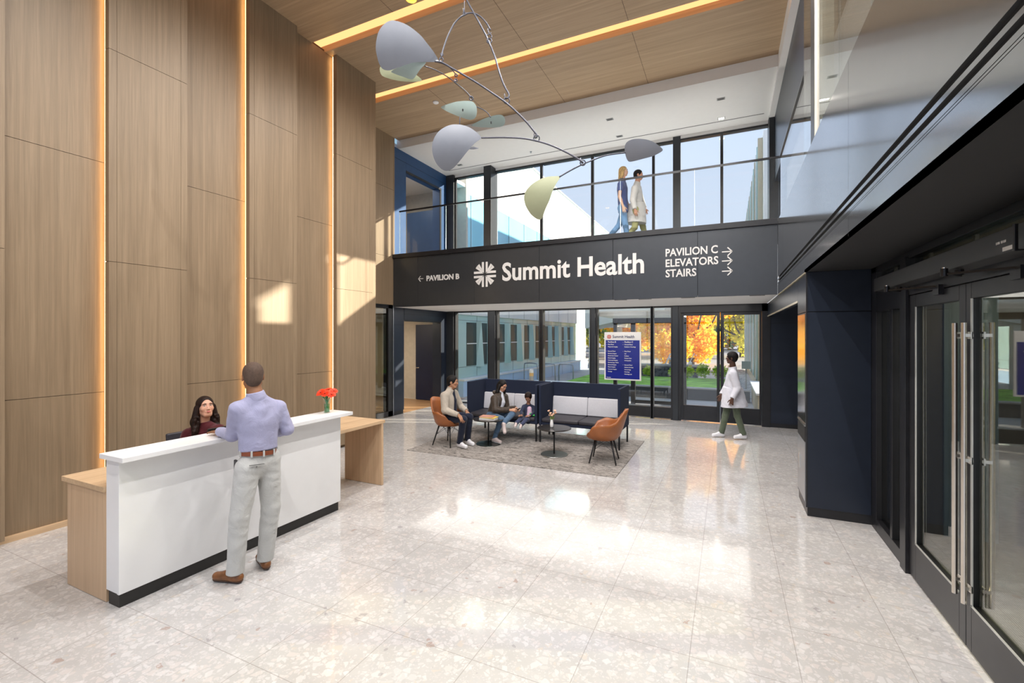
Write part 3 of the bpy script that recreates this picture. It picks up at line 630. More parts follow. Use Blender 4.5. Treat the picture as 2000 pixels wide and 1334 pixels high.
def shell_chair(loc, rz, lab):
    t = thing('lounge_chair', lab, 'chair', (0, 0, 0), 'tan leather shell chairs')
    # faces +Y in its own frame; rim height depends on the angle round the seat
    def rim(a):  # a = 0 front, pi back
        k = abs(math.degrees(a)); k = k if k <= 180 else 360 - k
        pts = [(0, .405), (25, .42), (48, .50), (66, .60), (90, .645), (112, .635), (130, .665), (145, .76), (160, .845), (180, .86)]
        for (a0, z0), (a1, z1) in zip(pts, pts[1:]):
            if k <= a1: f = (k - a0) / (a1 - a0); f = f * f * (3 - 2 * f); z = z0 + (z1 - z0) * f; break
        pr = [(0, .255), (30, .285), (60, .315), (95, .315), (130, .285), (155, .300), (180, .315)]
        for (a0, r0), (a1, r1) in zip(pr, pr[1:]):
            if k <= a1: f = (k - a0) / (a1 - a0); r = r0 + (r1 - r0) * f; break
        return r, z
    N, K = 64, 14; m = MB(); vs = []; fs = []
    def surf(off):
        out = []
        for i in range(K + 1):
            v = i / K
            for j in range(N):
                a = 2 * math.pi * j / N - math.pi; r, z = rim(a)
                rr = r * min(1, v * 1.28) ** 1.0 if v < .62 else r * (.62 * 1.28 + (1 - .62 * 1.28) * ((v - .62) / .38) ** .8)
                rad = rr + off * (1 if v > .45 else v / .45) * .9
                zz = .40 + (z - .40) * (max(0, v - .42) / .58) ** 1.5 - off * (1.0 if v < .6 else (1 - v) / .4 * 1.0)
                bk = max(0, -math.cos(a)) * max(0, zz - .5) * .16
                out.append((rad * math.sin(a), rad * math.cos(a) * .94 - bk, zz))
        return out
    inner = surf(0); outer = surf(.032); L = len(inner); vs = inner + outer
    for i in range(K):
        for j in range(N):
            a, b, c, d = i * N + j, i * N + (j + 1) % N, (i + 1) * N + (j + 1) % N, (i + 1) * N + j
            fs.append((a, b, c, d)); fs.append((L + a, L + d, L + c, L + b))
    for j in range(N): a, b = K * N + j, K * N + (j + 1) % N; fs.append((a, b, L + b, L + a))
    m.add(vs, fs); m.build('seat_shell', 'leather', t, smooth=True)
    MB().lathe([(.23, .408), (.245, .418), (.22, .432), (.02, .435)], (0, .01, 0), 28).build('seat_pad', 'leather', t, smooth=True)
    for sx in (-1, 1):
        for sy in (-1, 1): MB().tube([(sx * .13, sy * .12, .375), (sx * .215, sy * .205, .016)], .016, 10, .010).build('leg', 'black', t, smooth=True)
    m = MB()
    C = [(.155, .147), (-.155, .147), (-.155, -.147), (.155, -.147)]
    for k in range(4):
        x0, y0 = C[k]; x1, y1 = C[(k + 1) % 4]
        m.tube([(x0 * 1.13, y0 * 1.13, .20), (x1 * .62, y1 * .62, .372)], .0032, 5); m.tube([(x1 * 1.13, y1 * 1.13, .20), (x0 * .62, y0 * .62, .372)], .0032, 5)
    m.box(-.12, .12, -.11, .11, .368, .376); m.build('wire_brace', 'blackmetal', t)
    t.location = loc; t.rotation_euler.z = rz; return t
ch = shell_chair((-4.60, 7.06, 0), -math.pi / 2 - .1, 'tan leather shell chair the man in the beige cardigan sits on')
dup(ch, (-1.765, 7.16, 0), None, 'empty tan leather shell chair on the right of the rug').rotation_euler.z = math.pi / 2 + .12

def side_table(c, zt, lab, base):
    t = thing('side_table', lab, 'side table', (c[0], c[1], .010), 'round black pedestal tables')
    x, y = c
    MB().lathe([(.001, .0), (.278, .0), (.285, .006), (.285, .012), (.278, .018), (.001, .018)], (x, y, zt - .018), 40).build('table_top', plain('table_top_dark', (.03, .026, .024), .22, .3), t)
    MB().tube([(x, y, .02), (x, y, zt - .018)], .013, 14).build('column', 'blackmetal', t, smooth=True)
    MB().lathe([(.001, 0), (.226, 0), (.228, .005), (.224, .010), (.03, .013), (.001, .013)], (x, y, .0102), 40).build('base_plate', base, t)
side_table((-3.966, 7.40), .475, 'round black pedestal table holding the books', plain('base_dark', (.05, .06, .055), .25, .8))
side_table((-2.62, 7.21), .46, 'round black pedestal table holding the small white vase', plain('base_silver', (.35, .36, .35), .3, .9))
# books
def book(c, size, rz, z, cover, lab):
    t = thing('book', lab, 'book', (c[0], c[1], z), 'books on the round table'); w, d, h = size
    MB().box(c[0] - w / 2, c[0] + w / 2, c[1] - d / 2, c[1] + d / 2, z, z + .003).box(c[0] - w / 2, c[0] + w / 2, c[1] - d / 2, c[1] + d / 2, z + h - .003, z + h).box(c[0] - w / 2, c[0] - w / 2 + .004, c[1] - d / 2, c[1] + d / 2, z + .003, z + h - .003).build('cover', cover, t)
    MB().box(c[0] - w / 2 + .004, c[0] + w / 2 - .006, c[1] - d / 2 + .005, c[1] + d / 2 - .005, z + .003, z + h - .003).build('pages', 'white', t); t.rotation_euler.z = rz
book((-3.93, 7.36), (.30, .22, .026), .06, .4752, plain('book_white', (.7, .68, .66), .4), 'thick white book at the bottom of the stack')
book((-3.93, 7.36), (.29, .21, .014), -.05, .5014, plain('book_yellow', (.75, .55, .10), .4), 'thin yellow book in the middle of the stack')
book((-3.965, 7.37), (.26, .20, .012), .12, .5156, plain('book_pink', (.55, .25, .17), .4), 'thin pinkish brown book on top of the stack')
# bud vase
bx, by, bz = -2.66, 7.20, .460
t = thing('bud_vase', 'small white vase with pale peach flowers on round table', 'vase of flowers', (bx, by, bz))
MB().lathe([(.022, 0), (.028, .02), (.030, .06), (.024, .10), (.020, .128), (.023, .134), (.018, .132), (.016, .10)], (bx, by, bz), 20).build('vase', 'white_gloss', t, smooth=True)
M['petal_peach'] = plain('petal_peach', (.78, .48, .34), .6, var=.15, nscale=60); M['leafy'] = plain('leaf_green', (.16, .24, .05), .6, var=.25, nscale=30)
rnd = random.Random(5)
for k, (dx, dy, dz) in enumerate(((-.05, 0, .27), (-.015, -.01, .235), (.03, .01, .22), (.055, 0, .28), (-.035, .01, .20), (.06, .01, .245), (.01, -.01, .20))):
    c = Vector((bx + dx, by + dy, bz + dz)); MB().tube([(bx, by, bz + .10), (bx + dx * .5, by + dy * .5, bz + .16), c], .0022, 5).build('stem', 'leafy', t)
    m = MB(); flower_petals(m, c, .026, 3, (dx * 5, -.5, 1), rnd, .8); m.ell(c, (.014, .014, .012), n=8, m=5); m.build('flower', 'petal_peach', t)
m = MB()
for k in range(46):
    a = rnd.uniform(0, 6.28); r = rnd.uniform(.005, .045); p = Vector((bx + r * math.cos(a), by + r * math.sin(a), bz + rnd.uniform(.13, .21))); d = Vector((rnd.uniform(-1, 1), rnd.uniform(-1, 1), rnd.uniform(0, 1))).normalized() * .022; s = d.orthogonal().normalized() * .006
    m.add([p, p + d * .5 + s, p + d, p + d * .5 - s], [(0, 1, 2, 3)])
m.build('leaves', 'leafy', t)

# ================================================================== DIRECTORY SIGN on the facade glass
M['sign_blue'] = plain('sign_blue', (.012, .02, .22), .25, 0, .5, .3, var=.03); M['sign_white'] = plain('sign_white', (.72, .70, .68), .4, var=.01); M['sign_text'] = plain('sign_text', (.05, .055, .12), .5)
YS = 11.40
sx0, sx1, sz0, sz1 = -2.80, -1.90, .89, 2.08
t = thing('directory_board', 'white and blue Summit Health directory board behind the right booth sofa', 'sign', (-2.35, YS, sz0))
MB().box(sx0, sx1, YS - .02, YS + .01, sz0, sz1).build('board', 'sign_white', t, bevel=.004)
MB().box(sx0 + .035, sx1 - .035, YS - .024, YS - .0205, sz0 + .035, sz1 - .20).build('blue_field', 'sign_blue', t)
YS2 = YS - .026
text_mesh(t, 'lettering', 'Summit Health', sx0 + .205, sz1 - .145, YS - .021, .098, 'sign_text', .002, sx=.92, depth=.001)
M['sign_red'] = plain('sign_red', (.55, .07, .04), .5); burst(t, (sx0 + .12, YS - .021, sz1 - .115), .055, 'sign_red', YS - .021, .002)
L1 = [('Pavilion B', .052), ('First Floor', .036), ('Diagnostic Imaging', .032), None, ('Second Floor', .036), ('Bariatric Surgery', .032), ('Breast Care Center', .032), ('Breast Imaging', .032), ('Colorectal Surgery', .032), ('Dermatology / Mohs', .032), ('General Surgery', .032), ('Plastic Surgery', .032), ('Thoracic Surgery', .032), ('Urology', .032)]
L2 = [('Pavilion C', .052), ('Ground Floor', .036), ('Radiation / Oncology', .032), None, ('First Floor', .036), ('Lab', .032), ('Podiatry', .032), ('Primary Care', .032), ('Orthopedics', .032), None, ('Second Floor', .036), ('Infusion Services', .032), ('Hematology', .032), ('Oncology', .032), ('Oncology Lab', .032)]
for lst, x in ((L1, sx0 + .09), (L2, sx0 + .50)):
    z = sz1 - .262
    for it in lst:
        if it: text_mesh(t, 'lettering', it[0], x, z, YS2 + .001, it[1], 'letter', .0012, depth=.0008)
        if it and it[1] > .034:
            MB().box(x - .045, x - .02, YS2 - .001, YS2 + .001, z + .010, z + .013).build('arrow', 'letter', t)
        z -= .056
text_mesh(t, 'lettering', 'Directory', sx0 + .06, sz0 + .055, YS2 + .001, .026, 'letter', .001, depth=.0008)

# ================================================================== MOBILE
t = thing('hanging_mobile', 'large hanging mobile of grey and green blades on dark wires', 'mobile', (-2.8, 4.75, 6.90))
MD = 5.5
def C2(p, s=3.3333, o=(700, 0)): return (o[0] + p[0] / s, o[1] + p[1] / s)
def catmull(pts, k=4, closed=False):
    n = len(pts); out = []
    rng = range(n) if closed else range(n - 1)
    for i in rng:
        g = lambda j: pts[j % n] if closed else pts[max(0, min(n - 1, j))]
        p0, p1, p2, p3 = g(i - 1), g(i), g(i + 1), g(i + 2)
        for q in range(k):
            u = q / k; out.append(tuple(.5 * (2 * b + (c - a) * u + (2 * a - 5 * b + 4 * c - d) * u * u + (-a + 3 * b - 3 * c + d) * u ** 3) for a, b, c, d in zip(p0, p1, p2, p3)))
    if not closed: out.append(pts[-1])
    return out
def blade(pts, dep, m, bend=.10, tilt=(0, 0), holes=()):
    pts = catmull(pts, 4, True); n = len(pts); cx = sum(p[0] for p in pts) / n; cy = sum(p[1] for p in pts) / n; R = max(math.hypot(p[0] - cx, p[1] - cy) for p in pts)
    rings = 6; V = []; F = []
    def pos(x, y, off):
        u, v = (x - cx) / R, (y - cy) / R; return P(x, y, dep + bend * (u * u * .6 + v * v) + tilt[0] * u + tilt[1] * v + off)
    for side, off in ((0, 0), (1, .005)):
        base = len(V); V.append(pos(cx, cy, off))
        for r in range(1, rings + 1):
            for p in pts: f = r / rings; V.append(pos(cx + (p[0] - cx) * f, cy + (p[1] - cy) * f, off))
        for k in range(n): F.append((base, base + 1 + k, base + 1 + (k + 1) % n))
        for r in range(rings - 1):
            for k in range(n): a = base + 1 + r * n; F.append((a + k, a + n + k, a + n + (k + 1) % n, a + (k + 1) % n))
    L = 1 + rings * n; e = 1 + (rings - 1) * n
    for k in range(n): F.append((e + k, e + (k + 1) % n, L + e + (k + 1) % n, L + e + k))
    mb = MB(); mb.add(V, F); o = mb.build('blade', m, t)
    o.data.polygons.foreach_set('use_smooth', [i < len(o.data.polygons) - n for i in range(len(o.data.polygons))])
    for ed in o.data.edges:
        a_, b_ = ed.vertices; ed.use_edge_sharp = (a_ % L) >= e and (b_ % L) >= e
    return o
c = C2
B1 = [(113, 300), (130, 210), (170, 155), (215, 133), (270, 142), (330, 170), (400, 225), (450, 285), (495, 345), (520, 398), (470, 404), (400, 404), (340, 412), (260, 440), (205, 458), (165, 453), (140, 425), (122, 370)]
b1 = blade([c(p) for p in B1], 5.30, 'mob_grey', .10, (.10, .18)); tag(b1, 'large grey blade, topmost')
B2 = [(215, 462), (300, 425), (370, 405), (440, 404), (400, 455), (370, 500), (345, 517), (290, 500), (240, 482)]
tag(blade([c(p) for p in B2], 5.50, 'mob_green', .05, (0, .15)), 'pale green blade behind the top grey blade')
B3 = [(140, 440), (180, 430), (300, 440), (380, 490), (412, 520), (395, 531), (330, 532), (260, 526), (195, 510), (150, 488)]
tag(blade([c(p) for p in B3], 5.70, 'mob_olive', .05, (0, .1)), 'olive blade behind the top grey blade')
B4 = [(537, 697), (590, 675), (650, 660), (720, 657), (752, 668), (770, 700), (770, 745), (755, 772), (725, 780), (680, 768), (620, 745), (570, 722)]
tag(blade([c(p) for p in B4], 5.55, 'mob_green', .12, (-.2, .1)), 'pale green blade')
B5 = [(735, 817), (780, 790), (830, 768), (890, 750), (930, 748), (950, 765), (955, 795), (940, 820), (890, 830), (820, 830), (765, 825)]
tag(blade([c(p) for p in B5], 5.7, 'mob_green', .05, (.1, .2)), 'narrow green blade')
B6 = [(480, 960), (487, 915), (512, 868), (552, 833), (600, 813), (650, 810), (700, 820), (750, 846), (800, 895), (760, 930), (710, 985), (650, 1060), (612, 1098), (575, 1113), (540, 1100), (505, 1060), (485, 1010)]
tag(blade([c(p) for p in B6], 5.35, 'mob_grey', .12, (.1, .1)), 'large grey blade, lower one')
B7 = [(1150, 540), (1080, 535), (1000, 545), (920, 580), (850, 630), (803, 690), (788, 750), (800, 820), (830, 880), (870, 930), (920, 965), (955, 968), (975, 940), (1000, 870), (1040, 780), (1075, 680), (1110, 610)]
tag(blade([C2(p, 5.132, (870, 240)) for p in B7], 5.6, 'mob_olive', .12, (-.1, .1)), 'olive green blade')
B8 = [(480, 290), (484, 253), (505, 224), (550, 207), (610, 205), (670, 215), (720, 238), (760, 268), (778, 290), (760, 310), (700, 340), (620, 362), (550, 380), (515, 383), (498, 365), (486, 330)]
tag(blade([C2(p, 4.0, (1100, 220)) for p in B8], 5.5, 'mob_grey', .06, (-.1, .16)), 'grey blade at the right end')
B9 = [(715, 968), (735, 957), (755, 955), (783, 966), (755, 972), (730, 972)]
blade([c(p) for p in B9], 5.6, 'mob_grey', .02)
def arm(pts, r=.010, d0=5.45, d1=None, s=3.3333, o=(700, 0)):
    pts = catmull([C2(p, s, o) for p in pts], 5); n = len(pts); d1 = d1 or d0
    return MB().tube([P(x, y, d0 + (d1 - d0) * i / (n - 1)) for i, (x, y) in enumerate(pts)], r, 8).build('arm', 'wire', t, smooth=True)
arm([(540, 372), (552, 320), (580, 240), (620, 160), (660, 115), (690, 98), (715, 86), (750, 86), (790, 105), (830, 145), (860, 195)], .009, 5.42)
arm([(660, -90), (705, 0), (760, 100), (830, 230), (865, 310), (890, 375), (920, 480), (950, 560), (976, 606), (980, 628), (968, 640)], .0105, 5.42)
arm([(500, 400), (535, 404), (560, 415), (640, 462), (760, 532), (870, 605), (960, 668), (1020, 720), (1090, 790), (1140, 850), (1162, 880), (1158, 895)], .0115, 5.40)
arm([(800, 897), (870, 896), (950, 895), (1060, 900), (1150, 915), (1250, 945), (1350, 990), (1430, 1035), (1465, 1060)], .0105, 5.40)
arm([(1308, 1152), (1380, 1110), (1455, 1072), (1530, 1040), (1620, 1010), (1740, 994)], .009, 5.5)
arm([(430, 430), (500, 455), (580, 500), (640, 545), (700, 595), (738, 640)], .0065, 5.5)
arm([(497, 400), (550, 415), (600, 443), (632, 482)], .0065, 5.42)
arm([(764, 693), (810, 713), (840, 735), (862, 765)], .0065, 5.6)
arm([(661, 762), (659, 812)], .006, 5.5)
arm([(690, -80), (690, 85)], .004, 5.42); arm([(690, -470), (690, -80)], .004, 5.42); arm([(612, -180), (660, -90)], .0105, 5.42)
for (x, y), R_, d in (((540, 388), .026, 5.42), ((543, 355), .018, 5.42), ((635, 522), .018, 5.46), ((636, 490), .018, 5.46), ((735, 640), .026, 5.5), ((965, 655), .042, 5.41), ((1160, 900), .042, 5.40), ((1461, 1060), .038, 5.42), ((852, 238), .034, 5.42), ((852, 266), .034, 5.42), ((690, 90), .018, 5.42)):
    MB().ring(P(*C2((x, y)), d), R_ * .8, .007, _fw + Vector((0, 0, .2)), 20, 6).build('ring', 'wire', t, smooth=True)
for (x, y) in ((850, 200), (957, 625), (1150, 880), (1452, 1042), (690, 70)):
    q = [C2(w) for w in ((x - 6, y - 14), (x - 5, y + 8), (x + 4, y + 22), (x + 13, y + 12))]; MB().tube([P(a, b, 5.42) for a, b in q], .007, 6).build('hook', 'wire', t, smooth=True)
m = MB()
for p, s, o_, d in (((322, 440), 3.33, (700, 0), 5.49), ((679, 715), 3.33, (700, 0), 5.50), ((863, 797), 3.33, (700, 0), 5.66)):
    m.bar(P(*C2((p[0], p[1] - 6), s, o_), d), P(*C2((p[0], p[1] + 8), s, o_), d), .012)
m.build('rivet', 'black', t)
# ================================================================== PEOPLE
class Sdf:
    """a smooth solid grown from rounded cones and ellipsoids on a fine grid"""
    def __init__(s, lo, hi, h):
        s.lo = np.array(lo, float); s.h = h; s.n = np.maximum(((np.array(hi) - s.lo) / h).astype(int) + 2, 3); s.v = np.full(s.n, 1.0, np.float32)
    def reg(s, lo, hi):
        a = np.clip(((np.array(lo) - s.lo) / s.h).astype(int) - 1, 0, s.n - 1); b = np.clip(((np.array(hi) - s.lo) / s.h).astype(int) + 2, 1, s.n)
        sl = tuple(slice(a[i], b[i]) for i in range(3)); g = [(s.lo[i] + s.h * np.arange(a[i], b[i])).astype(np.float32) for i in range(3)]
        return sl, (g[0][:, None, None], g[1][None, :, None], g[2][None, None, :])
    def comb(s, sl, d, k, op):
        o = s.v[sl]
        if op == 'u':
            if k: hh = np.clip(.5 + .5 * (o - d) / k, 0, 1); s.v[sl] = o * (1 - hh) + d * hh - k * hh * (1 - hh)
            else: s.v[sl] = np.minimum(o, d)
        else:  # subtract
            d = -d
            if k: hh = np.clip(.5 - .5 * (o - d) / k, 0, 1); s.v[sl] = o * (1 - hh) + d * hh + k * hh * (1 - hh)
            else: s.v[sl] = np.maximum(o, d)
    def cone(s, a, b, ra, rb, k=.02, sq=None, flat=False, op='u', wr=0):
        a = np.array(a, float); b = np.array(b, float); R = max(ra, rb) * (max(1, sq[1]) if sq else 1) + k + s.h * 2
        sl, (X, Y, Z) = s.reg(np.minimum(a, b) - R, np.maximum(a, b) + R); ab = b - a; L2 = ab @ ab + 1e-9
        px, py, pz = X - a[0], Y - a[1], Z - a[2]
        t = (px * ab[0] + py * ab[1] + pz * ab[2]) / L2; tc = np.clip(t, 0, 1)
        dx, dy, dz = px - tc * ab[0], py - tc * ab[1], pz - tc * ab[2]
        if sq is not None:
            ax = np.array(sq[0], float); ax = ax / np.linalg.norm(ax); q = dx * ax[0] + dy * ax[1] + dz * ax[2]; f = 1 / sq[1] - 1
            dx, dy, dz = dx + ax[0] * q * f, dy + ax[1] * q * f, dz + ax[2] * q * f
        d = np.sqrt(dx * dx + dy * dy + dz * dz) - (ra + (rb - ra) * tc)
        if wr: L = math.sqrt(L2); d = d + wr * np.sin(px * 41 + pz * 23 + 3 * np.sin(py * 19 + pz * 7)) * np.sin(pz * 33 - py * 27 + 2.5 * np.sin(px * 15 + pz * 9))
        if flat: d = np.maximum(d, (t - 1) * math.sqrt(L2))
        s.comb(sl, d, k, op); return s
    def ell(s, c, r, R=None, k=.01, op='u'):
        c = np.array(c, float); m = max(r) + k + s.h * 2; sl, (X, Y, Z) = s.reg(c - m, c + m); px, py, pz = X - c[0], Y - c[1], Z - c[2]
        if R is not None: px, py, pz = (px * R[0][0] + py * R[0][1] + pz * R[0][2]), (px * R[1][0] + py * R[1][1] + pz * R[1][2]), (px * R[2][0] + py * R[2][1] + pz * R[2][2])
        k0 = np.sqrt((px / r[0]) ** 2 + (py / r[1]) ** 2 + (pz / r[2]) ** 2); k1 = np.sqrt((px / r[0] ** 2) ** 2 + (py / r[1] ** 2) ** 2 + (pz / r[2] ** 2) ** 2) + 1e-6
        s.comb(sl, k0 * (k0 - 1) / k1, k, op); return s
    def cut(s, p, n, lo=None, hi=None):
        n = np.array(n, float); n = n / np.linalg.norm(n); hi_ = s.lo + s.h * s.n
        sl, (X, Y, Z) = s.reg(s.lo if lo is None else lo, hi_ if hi is None else hi); s.v[sl] = np.maximum(s.v[sl], (X - p[0]) * n[0] + (Y - p[1]) * n[1] + (Z - p[2]) * n[2]); return s
    def mesh(s):
        v = s.v; v[0] = v[-1] = 1; v[:, 0] = v[:, -1] = 1; v[:, :, 0] = v[:, :, -1] = 1
        ins = v < 0; c = np.zeros(tuple(q - 1 for q in v.shape), np.int8)
        for dx in (0, 1):
            for dy in (0, 1):
                for dz in (0, 1): c += ins[dx:dx + c.shape[0], dy:dy + c.shape[1], dz:dz + c.shape[2]]
        act = np.argwhere((c > 0) & (c < 8)); idm = np.full(c.shape, -1, np.int32); idm[tuple(act.T)] = np.arange(len(act)); acc = np.zeros((len(act), 3)); cnt = np.zeros(len(act))
        cor = [(i, j, k) for i in (0, 1) for j in (0, 1) for k in (0, 1)]; val = {q: v[act[:, 0] + q[0], act[:, 1] + q[1], act[:, 2] + q[2]].astype(float) for q in cor}
        for a in cor:
            for ax in range(3):
                if a[ax]: continue
                b = list(a); b[ax] = 1; b = tuple(b); m = (val[a] < 0) != (val[b] < 0); t = np.where(m, val[a] / (val[a] - val[b] + 1e-12), 0); p = np.array(a, float)[None, :] + np.zeros((len(act), 3)); p[:, ax] += t; acc[m] += p[m]; cnt[m] += 1
        V = (act + acc / cnt[:, None]) * s.h + s.lo; F = []
        for ax in range(3):
            u, w = [(1, 2), (2, 0), (0, 1)][ax]; A = np.moveaxis(ins, ax, 0); d = A[:-1] != A[1:]; e = np.argwhere(np.moveaxis(d, 0, ax)); e = e[(e[:, u] > 0) & (e[:, w] > 0)]
            if not len(e): continue
            o1 = np.zeros(3, int); o1[u] = 1; o2 = np.zeros(3, int); o2[w] = 1; g = lambda q: idm[q[:, 0], q[:, 1], q[:, 2]]
            q = np.stack([g(e - o1 - o2), g(e - o2), g(e), g(e - o1)], 1); fl = ins[e[:, 0], e[:, 1], e[:, 2]]; q[~fl] = q[~fl][:, ::-1]; F.append(q[(q >= 0).all(1)])
        return V, np.concatenate(F)
    def obj(s, name, m, parent):
        V, F = s.mesh(); me = bpy.data.meshes.new(name); off = np.array(woff(parent)) if parent is not None else np.zeros(3)
        me.from_pydata((V - off).tolist(), [], F.tolist()); me.polygons.foreach_set('use_smooth', [True] * len(me.polygons)); me.materials.append(M[m] if isinstance(m, str) else m)
        o = bpy.data.objects.new(name, me); COL.objects.link(o); o.parent = parent
        sm = o.modifiers.new('smooth', 'SMOOTH'); sm.factor = .5; sm.iterations = 2; return o

def unit(v): v = np.array(v, float); return v / (np.linalg.norm(v) + 1e-9)
def frame(fwd, up=(0, 0, 1)):
    f = unit(fwd); r = unit(np.cross(f, up)); u = np.cross(r, f); return r, f, u
def bounds(pts, m): a = np.array([list(p) for p in pts], float); return a.min(0) - m, a.max(0) + m

def add_hand(S, w, d, back, thumb, s=1.0, curl=.35, spread=.10):
    """palm, four jointed fingers and a thumb; w wrist, d finger direction, back = back-of-hand direction, thumb = side of the thumb"""
    w = np.array(w, float); d = unit(d); back = unit(back - np.dot(back, d) * d); th = unit(np.cross(back, d)); th = th if np.dot(th, thumb) > 0 else -th
    k = .004 * s
    for i, (o, L) in enumerate(((.030, .086), (.011, .090), (-.009, .086), (-.028, .078))):
        S.cone(w + th * o * .45 * s, w + d * L * s + th * o * s, .016 * s, .0115 * s, .008 * s)
    for i, (o, L0, ln) in enumerate(((.031, .086, .072), (.011, .090, .080), (-.010, .086, .074), (-.029, .078, .060))):
        p = w + d * L0 * s + th * o * s; fd = unit(d + th * (1.5 - i) * spread * .8); a = curl * .5
        for j, fr in enumerate((.45, .30, .25)):
            dd = fd * math.cos(a) - back * math.sin(a); q = p + dd * ln * fr * s; r0 = (.0092 - .0008 * j) * s; S.cone(p, q, r0, r0 - .0006 * s, k); p = q; a += curl
    p = w + d * .022 * s + th * .018 * s; q = p + unit(d * .62 + th * .80 - back * .22) * .040 * s; S.cone(p, q, .0145 * s, .0115 * s, .008 * s); r_ = q + unit(d * .86 + th * .45 - back * .25) * .030 * s; S.cone(q, r_, .0110 * s, .0095 * s, k); S.cone(r_, r_ + unit(d * .95 + th * .2 - back * .3) * .024 * s, .0095 * s, .008 * s, k)

def add_head(S, c, fwd, up, s=1.0, wide=1.0, fem=False):
    c = np.array(c, float); r, f, u = frame(fwd, up); R = [r, f, u]
    L = lambda x, y, z: c + (r * x * wide + f * y + u * z) * s
    S.ell(L(0, -.012, .028), (.076 * s * wide, .094 * s, .088 * s), R, .02); S.ell(L(0, .022, -.028), (.060 * s * wide, .070 * s, .082 * s), R, .03 * s)
    S.cone(L(-.016 if fem else -.028, .060, -.090), L(.016 if fem else .028, .060, -.090), .018 * s if fem else .022 * s, .018 * s if fem else .022 * s, .03 * s)          # chin and jaw
    for e in (-1, 1):
        S.cone(L(e * (.040 if fem else .052), .008, -.058), L(e * (.022 if fem else .03), .05, -.088), .015 * s if fem else .018 * s, .016 * s, .02 * s)
        S.ell(L(e * .042, .060, -.022), (.020 * s, .018 * s, .020 * s), R, .022 * s)             # cheek
        S.ell(L(e * .031, .093, .012), (.019 * s, .013 * s, .011 * s), R, .010 * s, 's')           # eye socket
        S.ell(L(e * .076, -.012, -.008), (.011 * s, .019 * s, .031 * s), R, .006 * s); S.ell(L(e * .086, -.006, -.006), (.008 * s, .010 * s, .018 * s), R, .004 * s, 's')
    S.cone(L(-.04, .074 if fem else .078, .032), L(.04, .074 if fem else .078, .032), .010 * s, .010 * s, .016 * s)             # brow
    S.cone(L(0, .086, .012), L(0, .100 if fem else .105, -.026), .0065 * s, .0085 * s if fem else .010 * s, .010 * s)               # nose
    for e in (-1, 1): S.ell(L(e * .011, .098, -.031), (.008 * s, .009 * s, .007 * s), R, .005 * s)
    S.cone(L(-.020, .082, -.056), L(.020, .082, -.056), .008 * s, .008 * s, .010 * s)         # mouth region
    return L, R

SKIN = {}
def skin(name, c):
    t = NT(name); t.col(t.ramp(t.noise(t.oco(), 14, 3).outputs[0], [(.3, tuple(x * .92 for x in c)), (.7, tuple(min(1, x * 1.07) for x in c))])); t.set(.5, 0, .35); t.b.inputs['Subsurface Weight'].default_value = .08; t.b.inputs['Subsurface Scale'].default_value = .01; return t.m
def cloth(name, c, var=.08, bs=260, rough=.85): 
    t = NT(name); v = t.oco(); a = t.noise(v, 9, 4, .6, .8); t.col(t.ramp(a.outputs[0], [(.3, tuple(x * (1 - var) for x in c)), (.7, tuple(min(1, x * (1 + var)) for x in c))])); t.set(rough, 0, .25, sheen=.15)
    b = t.math('ADD', t.math('MULTIPLY', a.outputs[0], 1.0), t.math('MULTIPLY', t.noise(v, bs, 2).outputs[0], .08)); t.bump(b, .38, .03); return t.m

def face_parts(t, L, R, s, eye=(.05, .025, .015), brow=(.02, .014, .012), lip=(.42, .14, .12), look=(0, 0), wide=1.0, smile=0.0):
    r, f, u = (Vector(q) for q in R); RM = Matrix((r, f, u)).transposed()
    for e in (-1, 1):
        ew = MB().ell(L(e * .031, .0795, .010), (.0125 * s, .0085 * s, .0062 * s), RM, 12, 8).build('eye', 'eye_white', t, smooth=True)
        MB().ell(L(e * .031 + look[0] * .004, .0862, .010 + look[1] * .003), (.0052 * s, .0022 * s, .0052 * s), RM, 10, 6).build('iris', plain('iris', eye, .2), ew, smooth=True)
        MB().tube([L(e * .014, .0895, .030), L(e * .030, .0900, .034), L(e * .047, .081, .027)], [.0026 * s, .0032 * s, .0018 * s], 6).build('eyebrow', plain('brow', brow, .9), t, smooth=True)
        MB().tube([L(e * .019, .0865, .0135), L(e * .031, .0895, .0168), L(e * .044, .0815, .0135)], .0015 * s, 5).build('eyelid', plain('lash', brow, .9), t)
    q = smile * .006
    m = MB(); m.tube([L(-.022, .0845, -.056 + q), L(-.010, .0935, -.0545), L(0, .0945, -.0555), L(.010, .0935, -.0545), L(.022, .0845, -.056 + q)], [.0012 * s, .0036 * s, .0030 * s, .0036 * s, .0012 * s], 8)
    m.tube([L(-.020, .0845, -.058 + q), L(-.009, .0930, -.0620), L(0, .0945, -.0630), L(.009, .0930, -.0620), L(.020, .0845, -.058 + q)], [.0012 * s, .0042 * s, .0046 * s, .0042 * s, .0012 * s], 8)
    m.build('mouth', plain('lips', lip, .4), t, smooth=True)
M['eye_white'] = plain('eye_white', (.75, .73, .70), .25)

